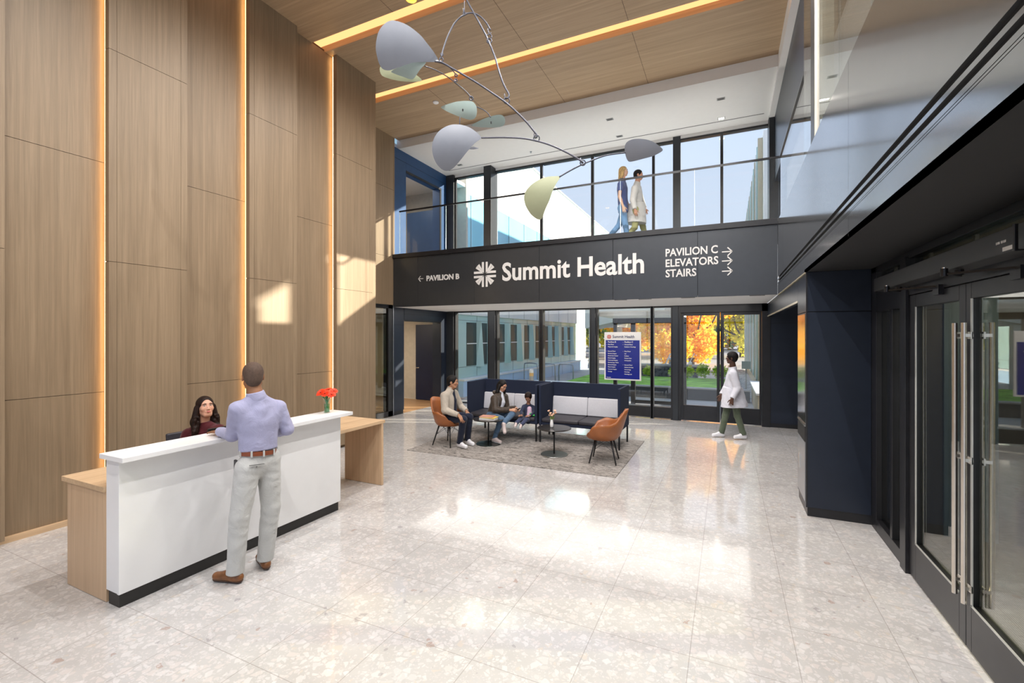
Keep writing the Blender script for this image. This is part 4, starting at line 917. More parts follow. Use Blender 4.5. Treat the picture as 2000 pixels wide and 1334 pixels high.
def person(label, base, J, sk, top, bottom, shoe, s=1.0, h=.006, hair=None, face=True, top_r=1.0, hem=None, sleeve=1.0, leg_flat=True, chest=1.0, look=(0, 0), lip=(.42, .14, .12), hands=None, collar=None, short=False, hidden_legs=False, wide=1.0, smile=0, coat=None, legw=1.0, neck_h=.004, fem=False, hs=None, brow=(.02, .014, .012)):
    t = thing('person', label, 'person', base)
    J = {k: np.array(v, float) for k, v in J.items()}
    A = lambda k: J[k]; shv = A('shR') - A('shL'); Rv = unit(shv); mid = (A('shL') + A('shR')) / 2; pel = (A('hipL') + A('hipR')) / 2; upv = unit(mid - pel); Fv = unit(np.cross(upv, Rv)); hv = unit(A('hipR') - A('hipL'))
    pts = [v for k, v in J.items() if k not in ('face', 'up', 'toeL', 'toeR') and not k.startswith('h') or k in ('head', 'hipL', 'hipR')]
    lo, hi = bounds(pts + [A('toeL'), A('toeR')], .20 * s)
    # --- body: one continuous surface
    S = Sdf(lo, hi, h); hc = A('head'); hs = hs or s; L, R = add_head(S, hc, A('face'), A('up'), hs, wide, fem); nb = A('neck')
    S.cone(nb, hc + (R[2] * -.055 - R[1] * .012) * s, .056 * s, .052 * s, .02 * s); S.cone(mid + Fv * .0, nb, .07 * s, .056 * s, .03 * s)
    S.cone(pel, mid - upv * .12 * s, .105 * s, .115 * s, .04 * s, (Fv, .7)); S.cone(A('shL') + Rv * .02 * s, A('shR') - Rv * .02 * s, .048 * s, .048 * s, .03 * s); S.cone(A('hipL'), A('hipR'), .085 * s, .085 * s, .03 * s)
    for q in 'LR':
        S.cone(A('sh' + q), A('el' + q), .044 * s, .036 * s, .015 * s); e, w = A('el' + q), A('wr' + q); S.cone(e, e + (w - e) * .35, .037 * s, .037 * s, .012 * s); S.cone(e + (w - e) * .35, w, .037 * s, .0245 * s, .015 * s)
        S.cone(A('hip' + q), A('kn' + q), .070 * s, .046 * s, .015 * s); k_, a_ = A('kn' + q), A('an' + q); S.cone(k_, k_ + (a_ - k_) * .35, .045 * s, .045 * s, .015 * s); S.cone(k_ + (a_ - k_) * .35, a_, .045 * s, .030 * s, .015 * s); S.cone(a_, a_ + (A('toe' + q) - a_) * .3, .024 * s, .016 * s, .010 * s)
    hd = hands or {}
    for q in 'LR':
        w = A('wr' + q); o = hd.get(q, {}); d = o.get('d', unit(w - A('el' + q))); bk = o.get('back', Fv); th = o.get('thumb', (Rv if q == 'L' else -Rv)); add_hand(S, w, np.array(d, float), np.array(bk, float), np.array(th, float), s, o.get('curl', .35), o.get('spread', .10))
    b = S.obj('body', sk, t)
    if face: face_parts(b, L, R, hs, look=look, lip=lip, brow=brow, wide=wide, smile=smile)
    # --- top
    g = top_r; hemp = pel + upv * (hem if hem is not None else .02) * s
    S = Sdf(lo, hi, max(h, .006) if h < .008 else h)
    S.cone(hemp - upv * .10 * s, pel + upv * .16 * s, .150 * s * g * chest, .138 * s * g * chest, .02, (Fv, .72), wr=.0022 * s); S.cone(pel + upv * .14 * s, mid - upv * .13 * s, .138 * s * g * chest, .165 * s * g, .04 * s, (Fv, .68), wr=.0018 * s)
    S.cone(A('shL') + Rv * .045 * s - upv * .045 * s, A('shR') - Rv * .045 * s - upv * .045 * s, .076 * s * g, .076 * s * g, .05 * s, (Fv, .95)); S.cone(mid - Fv * .01 * s, mid + (nb - mid) * .75, .085 * s, .062 * s, .035 * s)
    for q, e in (('L', -1), ('R', 1)): S.cone(nb - unit(nb - mid) * .035 * s, A('sh' + q) - Rv * e * .02 * s, .056 * s * g, .058 * s * g, .04 * s)
    S.cut(hemp - upv * .02 * s, -upv)
    for q in 'LR':
        sh, e, w = A('sh' + q), A('el' + q), A('wr' + q); rr = .060 * s * g * sleeve
        S.cone(sh, sh + (e - sh) * (1 if not short else .55), rr, rr * .86, .025 * s, wr=.0022 * s, flat=short)
        if not short: S.cone(e, w + (e - w) * .04, rr * .86, rr * .62, .012 * s, wr=.0025 * s, flat=True)
    # keep the neck opening
    S.cut(nb + unit(nb - mid) * neck_h * s, unit(nb - mid + Fv * .25 * np.linalg.norm(nb - mid)), nb - .085 * s, nb + .12 * s)
    tp = S.obj('top' if not coat else coat, top, t)
    # --- trousers
    S = Sdf(lo, hi, max(h, .006) if h < .008 else h)
    S.cone(A('hipL'), A('hipR'), .097 * s, .097 * s, .02 * s, (Fv if abs(upv[2]) > .8 else upv, .95)); S.cone(pel, pel + upv * .12 * s, .130 * s, .122 * s * chest, .03 * s, (Fv, .74)); S.cut(pel + upv * .105 * s, upv)
    for q in 'LR':
        a_, k_, n_ = A('hip' + q), A('kn' + q), A('an' + q); S.cone(a_ + unit(k_ - a_) * .02, k_, .092 * s * (1 + (legw - 1) * .5), .066 * s * legw, .02 * s, wr=.0028 * s); S.cone(k_, n_ + unit(n_ - k_) * .015 * s, .066 * s * legw, (.056 * s if leg_flat else .044 * s) * legw, .015 * s, wr=.003 * s, flat=True)
    S.obj('trousers', bottom, t)
    # --- shoes
    for q in 'LR':
        n_, tt = A('an' + q), A('toe' + q); fd = unit((tt - n_) * (1, 1, .0) + 1e-6) if abs((tt - n_)[2]) < .12 * s else unit(tt - n_); dn = unit(np.cross(fd, np.cross(fd, (0, 0, 1.)))); dn = dn if dn[2] < 0 else -dn; heel = n_ + dn * .045 * s - fd * .035 * s; toe = n_ + dn * .050 * s + fd * .165 * s
        lo2, hi2 = bounds([n_, heel, toe], .09 * s); S = Sdf(lo2, hi2, max(.005, h * .8)); S.cone(heel, toe, .036 * s, .034 * s, .01, (dn, .95)); S.cone(heel + fd * .03 * s - dn * .01 * s, n_ - dn * .0 * s, .038 * s, .040 * s, .02 * s); S.cone(n_ + fd * .02 * s, toe - fd * .02 * s, .034 * s, .024 * s, .02 * s); S.cut(heel + dn * .032 * s, dn)
        sh_ = S.obj('shoe', shoe[0], t)
        S = Sdf(lo2, hi2, max(.005, h * .8)); S.cone(heel, toe, .039 * s, .037 * s, 0, (dn, 1.2)); S.cut(heel + dn * .038 * s, dn); S.cut(heel + dn * .022 * s, -dn); S.obj('sole', shoe[1], sh_)
    if hair: hair(t, L, R, hs, h)
    return t, L, R, J, Fv, Rv, upv
def hair_short(m, thick=.008, h=None, front=.052, low=-.02, beard=False):
    def fn(t, L, R, s, hh):
        c = L(0, 0, .02); lo, hi = bounds([c], .17 * s); S = Sdf(lo, hi, h or max(.005, hh * .8))
        S.ell(L(0, -.014, .030), (.077 * s + thick * s, .095 * s + thick * s, .089 * s + thick * s), R, 0); S.ell(L(0, -.05, -.02), (.066 * s, .058 * s, .07 * s), R, .02 * s)
        r, f, u = R
        S.ell(L(0, .097, -.016), (.074 * s, .076 * s, .088 * s), R, .008 * s, 's'); S.cut(L(0, 0, low - .05), -u + f * .35); S.ell(L(0, .10, .0), (.062 * s, .05 * s, .055 * s), R, .01 * s, 's')
        for e in (-1, 1): S.ell(L(e * .088, .0, -.02), (.022 * s, .026 * s, .040 * s), R, .004 * s, 's')
        S.obj('hair', m, t)
        if beard:
            S = Sdf(lo, hi, h or max(.005, hh * .8)); S.ell(L(0, .030, -.062), (.060 * s, .068 * s, .052 * s), R, 0); S.cut(L(0, 0, -.045), u); S.ell(L(0, .098, -.052), (.022 * s, .02 * s, .010 * s), R, .004, 's'); S.obj('beard', m, t)
    return fn
def hair_long(m, back=.22, side=.05, h=None, wave=0.0, bangs=0.02, lean=(0, 0, -1), front=False, tie=False):
    def fn(t, L, R, s, hh):
        r, f, u = R; g = np.array(lean, float); c = L(0, 0, 0); lo, hi = bounds([c + g * back * s * 1.15, c - g * .1], .19 * s); S = Sdf(lo, hi, h or max(.005, hh * .8))
        S.ell(L(0, -.016, .032), (.084 * s, .101 * s, .094 * s), R, 0); S.ell(L(0, -.05, -.03), (.080 * s, .065 * s, .09 * s), R, .02 * s)
        if not tie:
            b = L(0, -.07, -.02)
            S.cone(b, b + g * back * s, .075 * s, .055 * s, .03 * s, (f, .6))
            for e in (-1, 1):
                p = L(e * .078, -.008, .0); q = p + g * back * .55 * s + r * e * .020 * s; S.cone(p, q, .030 * s, .042 * s, .02 * s)
                q2 = q + g * back * .42 * s + (f * .05 * s if front else 0) + r * e * .012 * s; S.cone(q, q2, .044 * s, .030 * s, .02 * s)
                if wave:
                    rr = random.Random(4)
                    for i in range(26): w = p + (q2 - p) * rr.uniform(.3, 1.05) + r * e * rr.uniform(-.03, .024) * s + f * rr.uniform(-.03, .03) * s + g * rr.uniform(-.01, .02); z = rr.uniform(.014, .024) * s; S.cone(w, w + g * rr.uniform(.02, .045) + r * rr.uniform(-.012, .012), z, z * .7, .008)
        S.ell(L(0, .086, -.012), (.061 * s, .070 * s, .092 * s), R, .004 * s, 's')
        S.obj('hair', m, t)
    return fn
def hairm(name, c):
    t = NT(name); v = t.oco((70, 70, 9)); a = t.noise(v, 1, 3, .6, .8); t.col(t.ramp(a.outputs[0], [(.35, tuple(x * .5 for x in c)), (.65, tuple(x * 1.5 for x in c))])); t.set(.55, 0, .22); t.bump(a.outputs[0], .8, .006); return t.m
HB = hairm('hair_black', (.008, .0065, .006)); HD = hairm('hair_darkbrown', (.014, .006, .004)); HBL = hairm('hair_blonde', (.50, .34, .15)); HSH = plain('hair_cropped', (.085, .052, .036), .8, var=.15, nscale=60)
SHOEW = ('shoe_white', 'sole_white'); M['shoe_white'] = plain('shoe_white', (.72, .71, .74), .6); M['sole_white'] = plain('sole_white', (.80, .79, .80), .6)
A3 = lambda v: np.array(list(v), float)

# ---- the man at the desk, seen from behind
D0 = 3.86
J = dict(head=P(494, 735, 3.86), neck=P(499, 771, 3.84), shL=P(463, 799, 3.73), shR=P(544, 796, 3.98), elL=P(454, 850, 3.80), wrL=P(428, 854, 3.97), elR=P(561, 838, 4.02), wrR=P(538, 846, 4.20),
         hipL=P(485, 912, 3.78), hipR=P(523, 893, 3.92), knL=P(468, 1010, 3.72), knR=P(529, 990, 3.94), anL=P(459, 1113, 3.70), anR=P(518, 1088, 3.93), toeL=P(418, 1131, 3.73), toeR=P(503, 1097, 4.10), face=(-.86, .50, -.10), up=(0, 0, 1))
J['anL'] = A3(J['anL']) * (1, 1, 0) + (0, 0, .09); J['anR'] = A3(J['anR']) * (1, 1, 0) + (0, 0, .09); J['toeL'] = A3(J['toeL']) * (1, 1, 0) + (0, 0, .05); J['toeR'] = A3(J['toeR']) * (1, 1, 0) + (0, 0, .05); J['wrL'] = A3(J['wrL']) * (1, 1, 0) + (0, 0, 1.165)
M['lilac'] = cloth('lilac_shirt', (.36, .36, .52), .07); M['khaki'] = cloth('pale_grey_chinos', (.50, .50, .485), .05); M['brown_shoe'] = plain('brown_shoe', (.20, .075, .022), .3, var=.3, nscale=20); M['brown_sole'] = plain('brown_sole', (.06, .025, .012), .5)
hl = unit(A3(P(396, 857, 4.16)) - A3(J['wrL']))
pt_, L, R, Jm, Fv, Rv, upv = person('man in lilac shirt and pale chinos standing at the white desk, seen from behind', (-3.62, 2.50, 0), J, skin('skin_brown', (.28, .13, .065)), 'lilac', 'khaki', ('brown_shoe', 'brown_sole'), 1.0, .006,
    hair_short(HSH, .003, .005), hem=.13, top_r=1.0, sleeve=1.05, legw=1.14, hands={'L': dict(d=(hl[0], hl[1], -.12), back=(0, 0, 1), thumb=(.3, .9, 0), curl=.12, spread=.16), 'R': dict(d=(-.9, .3, -.1), back=(0, 0, 1), curl=.4)})
pel = (Jm['hipL'] + Jm['hipR']) / 2
def belt(parent, pel, upv, Fv, Rv, m, z, a=.150, b=.108, wv=.034):
    mb = MB(); n = 40; c = pel + upv * z; vs = []
    for i in range(n):
        q = 2 * math.pi * i / n; d = Rv * math.cos(q) * a + Fv * math.sin(q) * b
        for dz, k in ((-wv / 2, 1.0), (wv / 2, 1.0), (wv / 2, .93), (-wv / 2, .93)): vs.append(c + d * k + upv * dz)
    fs = [(4 * i + j, 4 * i + (j + 1) % 4, 4 * ((i + 1) % n) + (j + 1) % 4, 4 * ((i + 1) % n) + j) for i in range(n) for j in range(4)]
    o = mb.add(vs, fs).build('belt', m, parent); m2 = MB()
    for q in (-2.2, -1.57, -.9, -.1, 3.3):
        d = Rv * math.cos(q) * (a + .004) + Fv * math.sin(q) * (b + .004); m2.obox(Vector(c + d), (.012, .012, wv + .016), Matrix((Vector(Rv), Vector(Fv), Vector(upv))).transposed())
    m2.build('belt_loops', 'khaki', o)
belt(pt_, pel, upv, Fv, Rv, plain('belt_brown', (.22, .055, .02), .35), .088, .143, .110)
S = Sdf(*bounds([Jm['neck']], .14), .006); _u = unit(Jm['neck'] - (Jm['shL'] + Jm['shR']) / 2); S.cone(Jm['neck'] - _u * .025, Jm['neck'] + _u * .026, .080, .068, 0, flat=True); S.obj('collar', 'lilac', pt_)

Bk = -Fv; c0 = pel + upv * .005 - Rv * .055 + Bk * .118
Mx = Matrix((Vector(Rv), Vector(Fv), Vector(upv))).transposed()
MB().obox(Vector(c0), (.115, .012, .004), Mx).build('pocket_seam', plain('seam_dark', (.12, .12, .115), .8), pt_)
MB().obox(Vector(c0 - upv * .018), (.009, .012, .012), Mx).build('pocket_button', plain('button_grey', (.2, .2, .19), .5), pt_)
MB().obox(Vector(pel - Rv * .150 + Fv * .045 - upv * .035), (.022, .075, .125), Mx).build('phone_pouch', 'black', pt_, bevel=.008)
# ---- the receptionist
fc = unit(np.array([.80, -.10, .22])) 
J = dict(head=P(401, 795, 4.93), neck=P(398, 822, 4.96), shL=P(427, 841, 4.90), shR=P(368, 849, 4.97), elL=P(441, 872, 4.78), elR=P(352, 893, 4.84), wrL=P(428, 862, 4.56), wrR=P(402, 880, 4.55), hipL=P(416, 945, 5.02), hipR=P(384, 945, 5.10),
         knL=P(440, 960, 4.65), knR=P(400, 965, 4.62), anL=P(446, 1040, 4.65), anR=P(408, 1046, 4.62), toeL=P(455, 1046, 4.55), toeR=P(415, 1054, 4.52), face=(.86, -.22, .16), up=(-.1, 0, 1))
J['anL'] = A3(J['anL']) * (1, 1, 0) + (0, 0, .09); J['anR'] = A3(J['anR']) * (1, 1, 0) + (0, 0, .09); J['toeL'] = A3(J['toeL']) * (1, 1, 0) + (0, 0, .05); J['toeR'] = A3(J['toeR']) * (1, 1, 0) + (0, 0, .05)
M['burgundy'] = cloth('burgundy_sweater', (.075, .008, .012), .25, 160, .95); M['dark_trouser'] = cloth('dark_trousers', (.012, .012, .016), .1)
person('woman with long dark curly hair and burgundy sweater sitting behind the desk', (-5.15, 3.05, 0), J, skin('skin_fair', (.58, .31, .21)), 'burgundy', 'dark_trouser', ('dark_trouser', 'black'), .97, .005,
       hair_long(HD, .27, h=.0045, wave=1, front=True), hem=.0, top_r=1.06, sleeve=1.1, lip=(.45, .10, .09), smile=1.4, wide=.98, fem=True, neck_h=-.01, look=(.6, .8), hands={'L': dict(d=(.9, -.3, .1), back=(0, 0, 1), curl=.5), 'R': dict(d=(.9, .2, .1), back=(0, 0, 1), curl=.5)})
t = thing('office_chair', 'dark office chair of the receptionist, behind the white desk', 'chair', (-5.2, 3.05, 0))
MB().lathe([(.22, .40), (.24, .43), (.22, .455), (.01, .46)], (-5.2, 3.08, 0), 24).build('seat', 'seat_fabric', t, smooth=True); MB().tube([(-5.2, 3.08, .08), (-5.2, 3.08, .40)], .025, 10).build('column', 'blackmetal', t)
MB().obox((-5.50, 3.08, .72), (.04, .38, .42), Matrix.Rotation(-.1, 3, 'Y')).build('backrest', 'seat_fabric', t, bevel=.015); MB().bar((-5.3, 3.08, .42), (-5.48, 3.08, .55), .05, .02).build('back_post', 'blackmetal', t)
for k in range(5): a = k * 1.2566; MB().bar((-5.2, 3.08, .09), (-5.2 + .28 * math.cos(a), 3.08 + .28 * math.sin(a), .06), .035, .025).ell((-5.2 + .28 * math.cos(a), 3.08 + .28 * math.sin(a), .028), (.027, .027, .027)).build('leg', 'blackmetal', t)

# ---- the man in the armchair
J = dict(head=P(884, 746, 8.30), neck=P(881, 758.5, 8.31), shR=P(868, 773, 8.13), shL=P(887, 768, 8.50), elR=P(869, 801, 8.06), wrR=P(896, 811, 7.98), elL=P(899, 794, 8.52), wrL=P(911, 803, 8.36),
         hipR=P(874, 816, 8.20), hipL=P(882, 812, 8.40), knR=P(905, 819, 8.02), knL=P(917, 814, 8.30), anR=P(898, 861, 8.12), anL=P(913, 857, 8.34), toeR=P(911, 868, 8.0), toeL=P(924, 863, 8.22), face=(.93, .30, -.08), up=(0, 0, 1))
for q in ('anR', 'anL'): J[q] = A3(J[q]) * (1, 1, 0) + (0, 0, .10)
for q in ('toeR', 'toeL'): J[q] = A3(J[q]) * (1, 1, 0) + (0, 0, .06)
M['beige_knit'] = cloth('beige_cardigan', (.42, .37, .31), .10, 150, .95); M['navy_trouser'] = cloth('navy_trousers', (.010, .014, .032), .15); M['navy_tee'] = cloth('navy_tshirt', (.010, .013, .028), .1)
pt_, L, R, Jm, Fv, Rv, upv = person('man in beige zip cardigan and navy trousers seated in the left tan chair', (-4.55, 7.05, 0), J, skin('skin_tan', (.38, .19, .11)), 'beige_knit', 'navy_trouser', SHOEW, .98, .006, hair_short(HB, .010), hem=.0, top_r=1.10, chest=1.08, sleeve=1.15, leg_flat=True, lip=(.30, .11, .09),
       hands={'R': dict(d=(.75, -.10, -.75), back=(.6, -.3, .6), thumb=(.3, .9, .1), curl=.25, spread=.18), 'L': dict(d=(.8, -.15, -.6), back=(.5, 0, .7), thumb=(0, -.9, 0), curl=.25, spread=.18)})
S = Sdf(*bounds([Jm['neck'], (Jm['hipL'] + Jm['hipR']) / 2], .22), .007); md = (Jm['shL'] + Jm['shR']) / 2; pl_ = (Jm['hipL'] + Jm['hipR']) / 2
S.cone(pl_ + upv * .02 + Fv * .090, md - upv * .10 + Fv * .092, .060, .048, .01); S.cone(md - upv * .10 + Fv * .088, Jm['neck'] + Fv * .022, .048, .036, .01); S.obj('undershirt', 'navy_tee', pt_)
S = Sdf(*bounds([Jm['neck']], .14), .006); _u = unit(Jm['neck'] - md + 1e-6); S.cone(Jm['neck'] - _u * .03, Jm['neck'] + _u * .026, .078, .068, 0, flat=True); S.cut(Jm['neck'] + Fv * .040, Fv); S.obj('collar', 'beige_knit', pt_)

# ---- the woman on the booth sofa
J = dict(head=P(981, 753.5, 8.88), neck=P(975, 765, 8.89), shR=P(966, 779, 8.72), shL=P(985, 775, 9.02), elR=P(968, 801, 8.60), wrR=P(996, 801, 8.55), elL=P(990, 800, 8.98), wrL=P(1008, 797, 8.88),
         hipR=P(958, 812, 8.76), hipL=P(968, 809, 8.94), knR=P(979, 819, 8.36), knL=P(1001, 808, 8.55), anR=P(966, 857, 8.47), anL=P(984, 827, 8.30), toeR=P(975, 865, 8.38), toeL=P(987, 842, 8.20), face=(.86, -.28, -.42), up=(.30, 0, 1))
J['anR'] = A3(J['anR']) * (1, 1, 0) + (0, 0, .10); J['toeR'] = A3(J['toeR']) * (1, 1, 0) + (0, 0, .06)
M['olive_coat'] = cloth('dark_olive_puffer', (.050, .036, .026), .25, 120, .45); M['jeans'] = cloth('blue_jeans', (.075, .13, .21), .25); M['grey_top'] = cloth('grey_hoodie', (.52, .54, .60), .1); M['shoe_pink'] = plain('shoe_pale', (.60, .50, .48), .6)
pt_, L, R, Jm, Fv, Rv, upv = person('woman in dark olive jacket and jeans sitting with crossed legs on the booth sofa', (-4.20, 8.2, 0), J, skin('skin_tan2', (.50, .27, .17)), 'olive_coat', 'jeans', ('shoe_pink', 'sole_white'), .93, .006, hair_long(HB, .24, h=.006, lean=(-.22, -.05, -.97)), hem=-.10, top_r=1.16, chest=1.05, sleeve=1.2, leg_flat=False, coat='jacket', fem=True,
       hands={'R': dict(d=(.9, .1, .05), back=(0, -.5, .8), thumb=(0, .5, .8), curl=.55), 'L': dict(d=(.8, -.5, -.1), back=(0, .5, .7), thumb=(0, -.5, .8), curl=.55)})
S = Sdf(*bounds([Jm['neck'], (Jm['hipL'] + Jm['hipR']) / 2], .24), .007); md = (Jm['shL'] + Jm['shR']) / 2; pl_ = (Jm['hipL'] + Jm['hipR']) / 2
S.cone(pl_ + upv * .10 + Fv * .098, md - upv * .06 + Fv * .098, .058, .052, .01); S.cone(md - upv * .06 + Fv * .095, Jm['neck'] + Fv * .03, .052, .040, .01); S.cone(md + Fv * .02, Jm['neck'] + unit(Jm['neck'] - md) * .01, .072, .064, .02); S.obj('hoodie', 'grey_top', pt_)
S = Sdf(*bounds([Jm['neck']], .22), .007); S.ell(Jm['neck'] - Fv * .045 - upv * .045, (.105, .075, .050), [Rv, Fv, upv], 0); S.ell(Jm['neck'] - Fv * .03 + upv * .01, (.07, .055, .04), [Rv, Fv, upv], .01, 's'); S.obj('hood', 'olive_coat', pt_)
w = (Jm['wrR'] + Jm['wrL']) / 2 + np.array([.10, -.02, -.01]); t = thing('phone', 'small dark phone held by the woman in the olive jacket', 'phone', tuple(w)); MB().obox(Vector(w), (.015, .07, .13), Matrix.Rotation(.9, 3, 'Y')).build('case', 'black', t, bevel=.003)

# ---- the child beside her
J = dict(head=P(1032, 776, 8.76), neck=P(1032, 788.5, 8.80), shR=P(1023, 794, 8.78), shL=P(1041, 795, 8.84), elR=P(1018, 805, 8.70), wrR=P(1019, 811, 8.58), elL=P(1044, 806, 8.74), wrL=P(1035, 812, 8.62),
         hipR=P(1027, 820, 8.80), hipL=P(1037, 820, 8.82), knR=P(1017, 818, 8.58), knL=P(1028, 820, 8.55), anR=P(1008, 827, 8.43), anL=P(1018, 830, 8.42), toeR=P(1006, 833, 8.33), toeL=P(1016, 837, 8.32), face=(.12, -.80, -.58), up=(0, -.35, 1))
M['pink_tee'] = cloth('pink_print_top', (.72, .52, .66), .15); M['navy_kid'] = cloth('navy_child_jacket', (.030, .038, .075), .15); M['kid_trouser'] = cloth('navy_leggings', (.045, .055, .11), .2)
pt_, L, R, Jm, Fv, Rv, upv = person('small child in pink top and navy jacket looking down, sitting on the booth sofa', (-3.52, 8.25, .0), J, skin('skin_child', (.42, .21, .13)), 'navy_kid', 'kid_trouser', ('shoe_pink', 'sole_white'), .62, .005, hair_short(HD, .014), hem=.0, top_r=1.02, chest=1.0, fem=True, hs=.78,
       hands={'R': dict(d=(-.2, -.8, .1), back=(0, 0, 1), curl=.5), 'L': dict(d=(-.5, -.8, .1), back=(0, 0, 1), curl=.5)})
S = Sdf(*bounds([Jm['neck'], (Jm['hipL'] + Jm['hipR']) / 2], .16), .005); md = (Jm['shL'] + Jm['shR']) / 2; pl_ = (Jm['hipL'] + Jm['hipR']) / 2
S.cone(pl_ + upv * .01 + Fv * .060, md - upv * .03 + Fv * .055, .062, .046, .01); S.obj('pink_top', 'pink_tee', pt_)
q = P(1041, 809, 8.5); w = PY(1041, 822, 8.02); t = thing('toy', 'small bright green toy on the sofa seat beside the child', 'toy', (w.x, 8.02, .455)); m = MB(); m.ell((w.x, 8.03, .482), (.055, .035, .020)).ell((w.x - .05, 8.02, .50), (.022, .022, .022)); m.build('toy_body', plain('toy_green', (.02, .55, .08), .35), t, smooth=True)

# ---- the walking clinician in the white coat
J = dict(head=P(1429, 699, 8.93), neck=P(1431, 715, 8.95), shR=P(1429, 728, 9.16), shL=P(1432, 730, 8.74), elR=P(1420, 755, 9.2), wrR=P(1409, 771, 9.15), elL=P(1440, 758, 8.70), wrL=P(1430, 779, 8.64),
         hipR=P(1428, 770, 9.02), hipL=P(1434, 770, 8.84), knR=P(1417, 812, 8.99), knL=P(1440, 812, 8.85), anR=P(1409, 846, 8.99), anL=P(1452, 847, 8.78), toeR=P(1390, 851, 8.99), toeL=P(1436, 856, 8.78), face=(-.95, .10, 0), up=(0, 0, 1))
J['anR'] = A3(J['anR']) * (1, 1, 0) + (0, 0, .09); J['toeR'] = A3(J['toeR']) * (1, 1, 0) + (0, 0, .05); J['anL'] = A3(J['anL']) * (1, 1, 0) + (0, 0, .10); J['toeL'] = A3(J['toeL']) * (1, 1, 0) + (0, 0, .055)
M['coat'] = cloth('white_coat', (.58, .58, .64), .02, 200); M['scrub_green'] = cloth('green_scrubs', (.085, .105, .070), .1)
pt_, L, R, Jm, Fv, Rv, upv = person('clinician in white coat and green trousers walking past the glass doors', (.0, 9.9, 0), J, skin('skin_dark', (.085, .040, .025)), 'coat', 'scrub_green', SHOEW, .95, .0065, hair_short(HB, .018), hem=-.02, top_r=1.15, sleeve=1.2, chest=1.12, coat='coat', neck_h=-.015, brow=(.005, .005, .005), lip=(.14, .05, .04),
       hands={'L': dict(d=(-.15, 0, -1), back=(0, -1, 0), thumb=(-1, 0, 0), curl=.35), 'R': dict(d=(-.3, 0, -1), back=(0, 1, 0), thumb=(-1, 0, 0), curl=.35)})
def coat_skirt(pt_, Jm, Fv, Rv, m, s, drop, flare, h=.008):
    pl_ = (Jm['hipL'] + Jm['hipR']) / 2; S = Sdf(*bounds([pl_, pl_ - np.array([0, 0, drop])], .34), h); a = pl_ + np.array([0, 0, .14]); b = pl_ - np.array([0, 0, drop]) - Fv * .03
    S.cone(a, b, .174 * s, .150 * s * flare, .0, (Rv, .95), flat=True, wr=.004); S.cut(a, (0, 0, 1)); S.obj('coat_skirt', m, pt_)
coat_skirt(pt_, Jm, unit(Fv * (1, 1, 0)), unit(Rv * (1, 1, 0)), 'coat', 1.0, .24, 1.62)

# ---- the two people upstairs on the walkway
zf = 4.0
J = dict(head=P(1218, 335, 10.04), neck=P(1216, 350, 10.05), shR=P(1212, 360, 9.86), shL=P(1218, 360, 10.22), elR=P(1210, 384, 9.80), wrR=P(1217, 403, 9.76), elL=P(1220, 384, 10.28), wrL=P(1228, 402, 10.25),
         hipR=P(1214, 406, 9.95), hipL=P(1220, 406, 10.13), knR=P(1222, 442, 9.92), knL=P(1209, 440, 10.13), anR=P(1226, 474, 9.92), anL=P(1186, 463, 10.13), toeR=P(1238, 480, 9.92), toeL=P(1194, 474, 10.13), face=(.98, .05, 0), up=(0, 0, 1))
J['anR'] = A3(J['anR']) * (1, 1, 0) + (0, 0, zf + .09); J['toeR'] = A3(J['toeR']) * (1, 1, 0) + (0, 0, zf + .05); J['anL'][2] = zf + .13; J['toeL'][2] = zf + .05
M['scrub_blue'] = cloth('navy_scrubs', (.07, .10, .26), .1); M['scrub_blue2'] = cloth('blue_scrub_trousers', (.16, .30, .50), .1); M['olive_pants'] = cloth('olive_trousers', (.36, .35, .16), .1)
q = A3(J['head']); person('blonde woman in blue scrubs walking on the upper walkway', (q[0], q[1], zf), J, skin('skin_light', (.66, .42, .30)), 'scrub_blue', 'scrub_blue2', SHOEW, .93, .009, hair_long(HBL, .17, h=.008, lean=(-.15, 0, -1)), hem=-.09, top_r=1.1, short=True, chest=1.0, fem=True,
       hands={'R': dict(d=(.2, 0, -1), back=(0, -1, 0), thumb=(1, 0, 0), curl=.3), 'L': dict(d=(.2, 0, -1), back=(0, 1, 0), thumb=(1, 0, 0), curl=.3)})
J = dict(head=P(1247, 342, 10.02), neck=P(1245, 356, 10.03), shR=P(1240, 368, 9.82), shL=P(1246, 367, 10.24), elR=P(1236, 391, 9.78), wrR=P(1240, 409, 9.74), elL=P(1252, 390, 10.28), wrL=P(1260, 408, 10.25),
         hipR=P(1242, 410, 9.92), hipL=P(1247, 410, 10.12), knR=P(1240, 444, 9.92), knL=P(1256, 444, 10.12), anR=P(1222, 470, 9.92), anL=P(1262, 476, 10.12), toeR=P(1231, 482, 9.92), toeL=P(1274, 480, 10.12), face=(.97, .12, -.05), up=(0, 0, 1))
J['anL'] = A3(J['anL']) * (1, 1, 0) + (0, 0, zf + .09); J['toeL'] = A3(J['toeL']) * (1, 1, 0) + (0, 0, zf + .05); J['anR'][2] = zf + .12; J['toeR'][2] = zf + .05
M['coat2'] = cloth('cream_coat', (.58, .56, .54), .03); q = A3(J['head'])
pt_, L, R, Jm, Fv, Rv, upv = person('bearded man in long pale coat walking on the upper walkway', (q[0], q[1], zf), J, skin('skin_med', (.50, .26, .17)), 'coat2', 'olive_pants', ('dark_trouser', 'black'), .95, .009, hair_short(HB, .010, beard=True), hem=-.02, top_r=1.12, coat='coat', sleeve=1.15,
       hands={'R': dict(d=(.2, 0, -1), back=(0, -1, 0), thumb=(1, 0, 0), curl=.3), 'L': dict(d=(.2, 0, -1), back=(0, 1, 0), thumb=(1, 0, 0), curl=.3)})
coat_skirt(pt_, Jm, unit(Fv * (1, 1, 0)), unit(Rv * (1, 1, 0)), 'coat2', 1.0, .30, 1.5, .01)
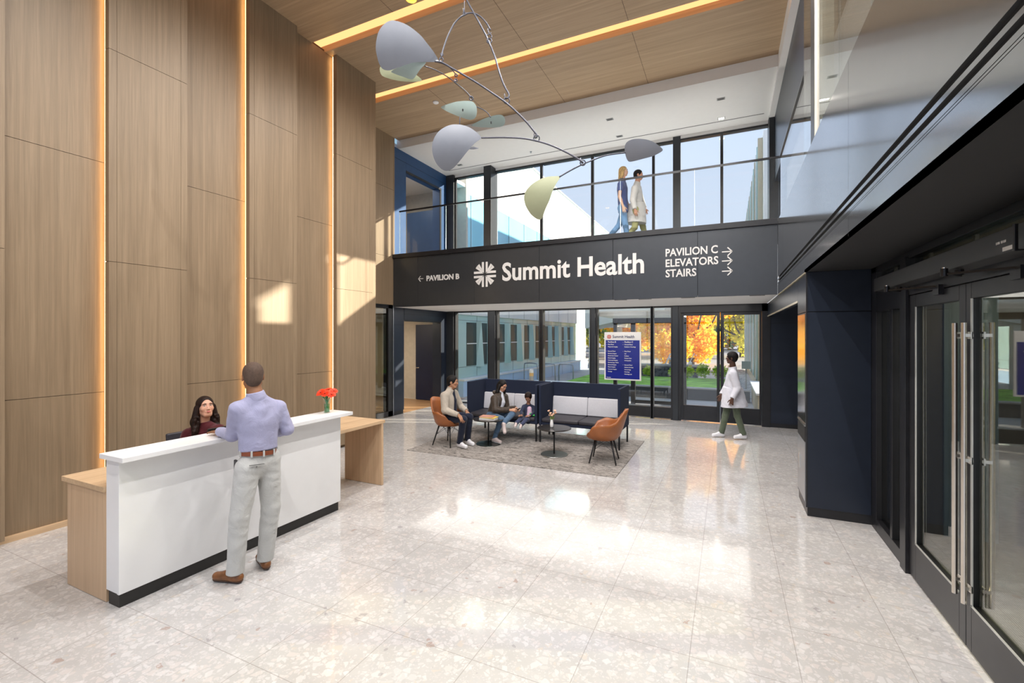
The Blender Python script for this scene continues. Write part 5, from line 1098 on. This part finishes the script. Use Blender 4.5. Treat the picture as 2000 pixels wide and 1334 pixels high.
# ================================================================== OUTSIDE
M['paving'] = plain('paving', (.42, .40, .39), .8, var=.12, nscale=.6); M['lawn'] = plain('lawn', (.26, .50, .07), .9, var=.35, nscale=2.5, bump=.8, bscale=60)
M['ext_white'] = plain('ext_white', (.78, .78, .77), .55, var=.02); M['ext_teal'] = plain('ext_teal', (.44, .63, .63), .22, .1, .6, var=.08, nscale=.6); M['ext_cyan'] = plain('ext_cyan', (.24, .60, .78), .2, .1, .6, var=.1, nscale=.5); M['ext_blue'] = plain('ext_blue', (.42, .60, .80), .35, var=.05, nscale=.5)
M['ext_glass'] = plain('ext_glass', (.035, .06, .06), .3, 0, .35, var=.3, nscale=.8); M['concrete'] = plain('concrete', (.40, .385, .37), .8, var=.1, nscale=3); M['stone'] = plain('stone', (.13, .13, .14), .8, var=.6, nscale=9)
M['ext_beige'] = plain('ext_beige', (.50, .43, .31), .5, var=.06)
struct(MB().box(-60, 60, 11.62, 120, -.14, -.004).build('ground', 'paving')); struct(MB().box(-60, 60, -60, -5.1, -.14, -.004).build('ground', 'paving')); struct(MB().box(5.25, 60, -5.1, 11.6, -.14, -.004).build('ground', 'paving'))
# left wing of the building, running away from the window wall
t = thing('building', 'long white and pale teal office wing with slot windows, left of the courtyard', 'building', (-8, 20, 0))
XW = -8.0; Y0, Y1 = 12.75, 27.4
MB().box(XW - .1, XW, 11.65, Y0, 0, 2.69).build('link_wall', 'ext_teal', t); MB().box(XW - .1, XW + .05, 11.65, Y0, 3.7, 6.78).build('link_band', 'ext_cyan', t); MB().box(XW - .1, XW + .06, 11.65, Y0, 2.69, 3.69).box(XW - .1, XW + .06, 11.65, Y0, 6.79, 9.5).build('link_panel', 'ext_white', t)
MB().box(-16, XW, Y0, Y1, .57, 2.69).build('lower_wall', 'ext_teal', t); MB().box(-16, XW + .25, Y0, Y1, -.01, .50).build('base_wall', 'ext_blue', t); MB().box(-16, XW + .28, Y0, Y1 + .02, .505, .565).build('base_coping', 'ext_white', t)
MB().box(-16, XW + .06, Y0, 42, 6.78, 8.63).box(-16, XW + .06, Y0, 42, 2.69, 3.7).build('upper_wall', 'ext_white', t); MB().box(-16, XW + .05, Y0, 42, 3.70, 6.78).build('glazed_band', 'ext_cyan', t); MB().box(-16, XW + .04, Y0, 42, 8.64, 9.50).build('parapet_band', 'ext_teal', t); MB().box(-16, XW + .08, Y0, 42.05, 9.505, 9.58).build('roof_edge', 'ext_white', t)
MB().box(-16, XW + .02, Y1, Y1 + .3, 0, 2.68).build('end_wall', 'ext_white', t); MB().box(-9.2, -8.6, 41, 41.6, 0, 2.68).build('column', 'ext_white', t)
m = MB()
y = Y0 + .8
while y < Y1: m.box(XW + .055, XW + .064, y, y + .015, 2.7, 8.6); m.box(XW - .01, XW + .004, y + .5, y + .515, .58, 2.68); m.box(XW + .24, XW + .254, y, y + .012, 0, .50); y += 1.5
m.box(XW + .055, XW + .064, Y0, Y1, 7.4, 7.412); m.box(XW - .01, XW + .004, Y0, Y1, 2.50, 2.512); m.box(XW - .01, XW + .004, Y0, Y1, .93, .942)
m.build('panel_joint', plain('ext_joint', (.12, .14, .15), .8), t)
for (pa, pb_) in ((911, 930), (939, 951), (972.5, 985), (997.5, 1009), (1024, 1033), (1046, 1054), (1065, 1070), (1078, 1083), (1097, 1101), (1108, 1113)):
    ya, yb = PX(pa, 660, XW).y, PX(pb_, 660, XW).y
    w = MB().box(XW - .02, XW + .012, ya, yb, .96, 2.44).build('window', 'ext_glass', t); MB().box(XW + .012, XW + .03, ya, yb, 1.70, 1.735).build('transom', 'ext_white', w)
    MB().add([(XW + .002, yb, .9), (XW + .16, yb + .30, .9), (XW + .16, yb + .10, 2.48), (XW + .002, yb, 2.48)], [(0, 1, 2, 3)]).add([(XW, yb, .9), (XW, yb + .34, .9), (XW + .16, yb + .30, .9)], [(0, 1, 2)]).build('window_fin', 'ext_teal', w)
# right wing
t = thing('building', 'tall pale wing with close vertical fins, right of the courtyard lawn', 'building', (1.4, 25, 0))
MB().box(1.0, 1.9, 16, 29.5, 0, 8.3).build('wall', 'ext_white', t); MB().box(.96, 1.0, 16, 29.5, 0, .5).build('base', 'ext_beige', t)
rnd = random.Random(11)
for k in range(18):
    y = 16.3 + k * .74; MB().box(.86, .995, y, y + .10, .5, 8.2).build('fin', ('ext_beige', 'ext_teal', 'ext_white')[k % 3], t)
    MB().box(.985, 1.003, y + .2, y + .55, 1.2, 3.4).box(.985, 1.003, y + .2, y + .55, 4.4, 7.6).build('window', 'ext_glass', t)
t = thing('planter', 'beige planter wall with white cap outside the right glass door', 'planter', (1.0, 14, 0))
MB().box(.66, 1.5, 12.5, 15.8, 0, .55).build('wall', 'ext_beige', t); MB().box(.62, 1.5, 12.46, 15.85, .555, .60).build('cap', 'ext_white', t)
tag(MB().box(.15, .84, 16.2, 34, 0, .03).build('pebble_strip', NT('pebbles').m if False else plain('pebbles', (.33, .34, .34), .8, var=.7, nscale=14, bump=1, bscale=20)), 'strip of grey pebbles along the finned wing', 'pebbles', kind='stuff')
t = thing('utility_post', 'small green-grey utility box on a post beside the finned wing', 'post', (.55, 16.8, 0)); MB().box(.53, .57, 16.8, 16.84, .03, .9).build('post', 'concrete', t); MB().box(.42, .68, 16.77, 16.87, .9, 1.15).build('box', plain('box_green', (.18, .24, .22), .5), t)
# glazed porch outside
t = thing('glass_porch', 'glazed black-framed porch outside the window with the directory board', 'porch', (-2.1, 12.7, 0))
MB().box(-3.1, -1.05, 11.65, 13.7, 2.50, 2.62).build('roof', 'ext_white', t); MB().box(-3.1, -1.05, 13.64, 13.7, 2.35, 2.50).build('beam', 'black', t)
for x, w in ((-3.07, .10), (-2.56, .12), (-1.12, .08)): MB().box(x, x + w, 13.58, 13.7, 0, 2.5).build('post', 'black', t)
MB().box(-2.44, -1.12, 13.63, 13.645, .12, 2.35).build('glass_pane', 'glass', t); MB().box(-2.44, -1.12, 13.6, 13.68, .02, .12).build('sill', 'black', t)
# courtyard
t = thing('retaining_wall', 'low dark retaining wall with pale cap in front of the lawn', 'wall', (-1.2, 15.3, 0)); MB().box(-7.0, .60, 15.2, 15.5, 0, .33).build('wall', plain('dark_stone', (.06, .068, .08), .6), t); MB().box(-7.0, .60, 15.16, 15.52, .335, .37).build('cap', 'concrete', t)
tag(MB().box(-5.3, .10, 15.53, 19.2, 0, .34).build('lawn', 'lawn'), 'bright green lawn behind the low dark wall', 'lawn', kind='stuff')
t = thing('stone_wall', 'grey stone garden wall with flat seat top beyond the lawn', 'wall', (-2.6, 22, 0)); MB().box(-4.6, -1.2, 21.6, 22.2, 0, .60).build('wall', 'stone', t); MB().box(-4.65, -1.15, 21.55, 22.25, .605, .68).build('cap', 'concrete', t)
t = thing('canopy', 'white angular canopy seen through the porch glass', 'canopy', (-3.8, 21, 0)); m = MB(); m.prism([(-5.6, 19.3, 2.3), (-2.3, 19.3, 3.0), (-2.3, 19.3, 3.7), (-5.6, 19.3, 3.7)], (0, 2.7, 0)); m.build('roof', 'ext_white', t); MB().box(-5.6, -2.4, 19.35, 22, 3.7, 4.4).build('fascia', plain('canopy_blue', (.06, .10, .17), .4), t); MB().box(-5.45, -5.2, 19.4, 19.65, 0, 2.33).build('column', 'ext_white', t)
def bollard(x, y, lab, h=.95):
    t = thing('bollard_light', lab, 'bollard', (x, y, 0), 'bollard lights in the courtyard'); MB().lathe([(.07, 0), (.07, h - .22)], (x, y, 0), 14).build('post', 'concrete', t); MB().lathe([(.07, h - .22), (.07, h - .12)], (x, y, 0), 14).build('lens', plain('lens_amber', (.8, .5, .2), .3), t); MB().lathe([(.075, h - .12), (.07, h - .03), (.03, h)], (x, y, 0), 14).build('cap', 'ext_white', t)
for x, y, l in ((-5.55, 13.2, 'pale bollard light seen through the second window from the left'), (-3.9, 14.3, 'pale bollard light beside the fourth window post'), (-1.35, 19.6, 'bollard light standing right of the lawn shrubs'), (-2.5, 23.2, 'bollard light farthest away, beyond the stone wall')): bollard(x, y, l)
t = thing('bench', 'long pale slab bench on thin legs outside the third window', 'bench', (-5.2, 14.6, 0)); MB().box(-6.0, -4.2, 14.3, 14.75, .40, .45).build('seat', 'ext_white', t)
for x in (-5.8, -4.4): MB().box(x, x + .05, 14.4, 14.65, 0, .40).build('leg', 'concrete', t)
for k in range(3):
    x = -7.55 + k * .75; tag(MB().tube(catmull([(x, 17.2, 0), (x, 17.2, .75), (x + .1, 17.2, .86), (x + .48, 17.2, .86), (x + .58, 17.2, .75), (x + .58, 17.2, 0)], 3), .022, 8).build('bike_rack', 'satin_steel', smooth=True), ('leftmost steel hoop rack before the teal wing', 'middle steel hoop rack before the teal wing', 'rightmost steel hoop rack before the teal wing')[k], 'bike rack', 'steel hoop racks')
for k, (x, y) in enumerate(((-3.4, 27), (-2.2, 27.6))):
    t = thing('garden_chair', ('left pale garden chair on the far terrace', 'right pale garden chair on the far terrace')[k], 'chair', (x, y, 0), 'garden chairs on the terrace'); MB().obox((x, y, .36), (.6, .55, .03), Matrix.Rotation(.15, 3, 'Y')).build('seat', 'ext_white', t); MB().obox((x + .36, y, .66), (.03, .55, .7), Matrix.Rotation(.45, 3, 'Y')).build('backrest', 'ext_white', t)
    for dx in (-.2, .2):
        for dy in (-.22, .22): MB().box(x + dx, x + dx + .03, y + dy, y + dy + .03, 0, .32).build('leg', 'ext_white', t)
# shrubs and trees: leaves are small bent facets filling rounded clumps
def foliage(name, m, parent, clumps, n, size, rnd, origin_tag=None):
    V = []; F = []
    tot = sum(r[0] * r[1] * r[2] for _, r in clumps)
    for c, r in clumps:
        for _ in range(int(n * r[0] * r[1] * r[2] / tot)):
            while True:
                u = np.array([rnd.uniform(-1, 1) for _ in range(3)])
                if .25 < (u @ u) < 1: break
            p = Vector((c[0] + u[0] * r[0], c[1] + u[1] * r[1], c[2] + u[2] * r[2])); d = Vector((rnd.gauss(0, 1), rnd.gauss(0, 1), rnd.gauss(0, .7))).normalized(); s = d.orthogonal().normalized(); s.rotate(Matrix.Rotation(rnd.uniform(0, 6.28), 3, d)); z = size * rnd.uniform(.6, 1.3); k = len(V)
            V += [p, p + d * z * .5 + s * z * .35, p + d * z, p + d * z * .5 - s * z * .35]; F.append((k, k + 1, k + 2, k + 3))
    mb = MB(); mb.v = [tuple(v) for v in V]; mb.f = F; return mb.build(name, m, parent)
def leafmat(name, a, b, c):
    t = NT(name); v = t.co(); t.col(t.ramp(t.noise(v, 2.2, 3, .7).outputs[0], [(.35, a), (.5, b), (.65, c)])); t.set(.6, 0, .3); t.b.inputs['Subsurface Weight'].default_value = 0
    tr = t.new('BsdfTranslucent'); t.l.new(t.b.inputs['Base Color'].links[0].from_socket, tr.inputs[0]); mx = t.new('MixShader'); mx.inputs[0].default_value = .6; t.l.new(t.b.outputs[0], mx.inputs[1]); t.l.new(tr.outputs[0], mx.inputs[2]); t.l.new(mx.outputs[0], t.out.inputs[0]); return t.m
LY = leafmat('leaves_yellow', (.85, .42, .02), (.97, .64, .04), (.98, .80, .14)); LG = leafmat('leaves_yellowgreen', (.50, .52, .04), (.80, .74, .06), (.92, .84, .14)); LD = leafmat('leaves_green', (.05, .11, .03), (.12, .20, .05), (.25, .33, .08)); LS = leafmat('leaves_shrub', (.34, .50, .06), (.62, .74, .10), (.80, .80, .22))
BARK = plain('bark', (.10, .075, .055), .9, var=.3, nscale=6)
def tree(x, y, h, r, mt, lab, n, size, rnd, grp='trees beyond the courtyard'):
    t = thing('tree', lab, 'tree', (x, y, 0), grp); th = h * .22
    m = MB().tube([(x, y, 0), (x + .05, y, th * .6), (x - .05, y + .05, th), (x, y, h * .6)], r * .06, 8, r * .03)
    for k in range(6): a = k * 1.05 + x; m.tube([(x, y, th * (.8 + .1 * k)), (x + math.cos(a) * r * .35, y + math.sin(a) * r * .35, th * (1.2 + .1 * k)), (x + math.cos(a) * r * .7, y + math.sin(a) * r * .7, h * (.5 + .05 * k))], r * .028, 6, r * .01)
    m.build('trunk', BARK, t, smooth=True); cl = []
    for k in range(26):
        a = rnd.uniform(0, 6.28); q = rnd.uniform(0, .72) ** .7; z = rnd.uniform(.13, .9); cl.append(((x + math.cos(a) * r * q, y + math.sin(a) * r * q, h * z), (r * rnd.uniform(.28, .46), r * rnd.uniform(.28, .46), h * rnd.uniform(.08, .15))))
    foliage('crown', mt, t, cl, n, size, rnd); return t
rnd = random.Random(21)
for a in ((-2.2, 33, 8.5, 3.4, LY, 'large golden yellow tree filling the left glass door', 26000, .24), (1.2, 47, 8, 4.0, LG, 'yellow-green tree seen through the right glass door', 16000, .27),
          (-4.9, 41, 8, 2.7, LG, 'yellow-green tree seen through the porch glass', 5000, .34), (-9.5, 50, 10, 4.6, LY, 'golden tree behind the white canopy', 8000, .42),
          (-20, 52, 10, 5, LD, 'dark green tree farthest left, behind the end of the teal wing', 3500, .45), (-3.5, 64, 13, 5.6, LD, 'tall dark green tree farthest behind the golden tree', 4000, .5), (10, 66, 14, 5.6, LD, 'tall dark tree behind the yellow-green tree at right', 3000, .5), (-18, 68, 12, 7, LD, 'broad dark green tree at the far left of the courtyard', 3000, .6)): tree(*a, rnd)
for k, (xa, xb, y) in enumerate(((-30, -9, 75), (-9, 3, 72), (3, 20, 76))):
    o = foliage('hedge', (LG, LY, LD)[k], None, [((xa + (xb - xa) * (i + .5) / 6, y, 2.4), ((xb - xa) / 9, 1.5, 2.4)) for i in range(6)], 3500, .7, rnd); tag(o, ('far yellow-green hedge belt left of the golden trees', 'far golden hedge belt behind the lawn and stone wall', 'far dark green hedge belt behind the finned wing')[k], 'hedge')
for a in ((15, 1.0, 8, 2.8, LY, 'golden tree outside the entrance doors, nearer one', 3000, .3), (19, 8, 8, 2.9, LG, 'yellow-green tree outside the entrance doors, farther one', 3000, .3)): tree(*a, rnd, 'trees on the street side')
for k, (x, y, r, l) in enumerate(((-1.35, 18.6, .24, 'round yellow-green shrub at the right half of the left glass door, lowest'), (-.85, 18.75, .30, 'round yellow-green shrub nearest the middle stile of the glass doors'), (-.25, 18.7, .30, 'round yellow-green shrub right behind the walking clinician'), (-1.9, 18.9, .2, 'small shrub in the middle of the left glass door'), (-2.9, 18.9, .2, 'small shrub behind the black post left of the glass doors'))):
    o = foliage('shrub', LS, None, [((x, y, .41 + r * .85), (r * .8, r * .8, r * .8))], 500, .09, rnd); tag(o, l, 'shrub', 'round shrubs on the lawn edge')
for k, (x, y, r) in enumerate(((-5.2, 13.7, .26), (-4.55, 13.7, .26), (-3.9, 13.7, .26))):
    o = foliage('shrub', LS, None, [((x, y, r * .7), (r, r * .6, r * .7))], 350, .08, rnd); tag(o, 'low bright green plant clump outside, %s' % ('left of the three by the bench', 'middle of the three by the bench', 'right of the three by the bench')[k], 'plant', 'low plants by the bench')
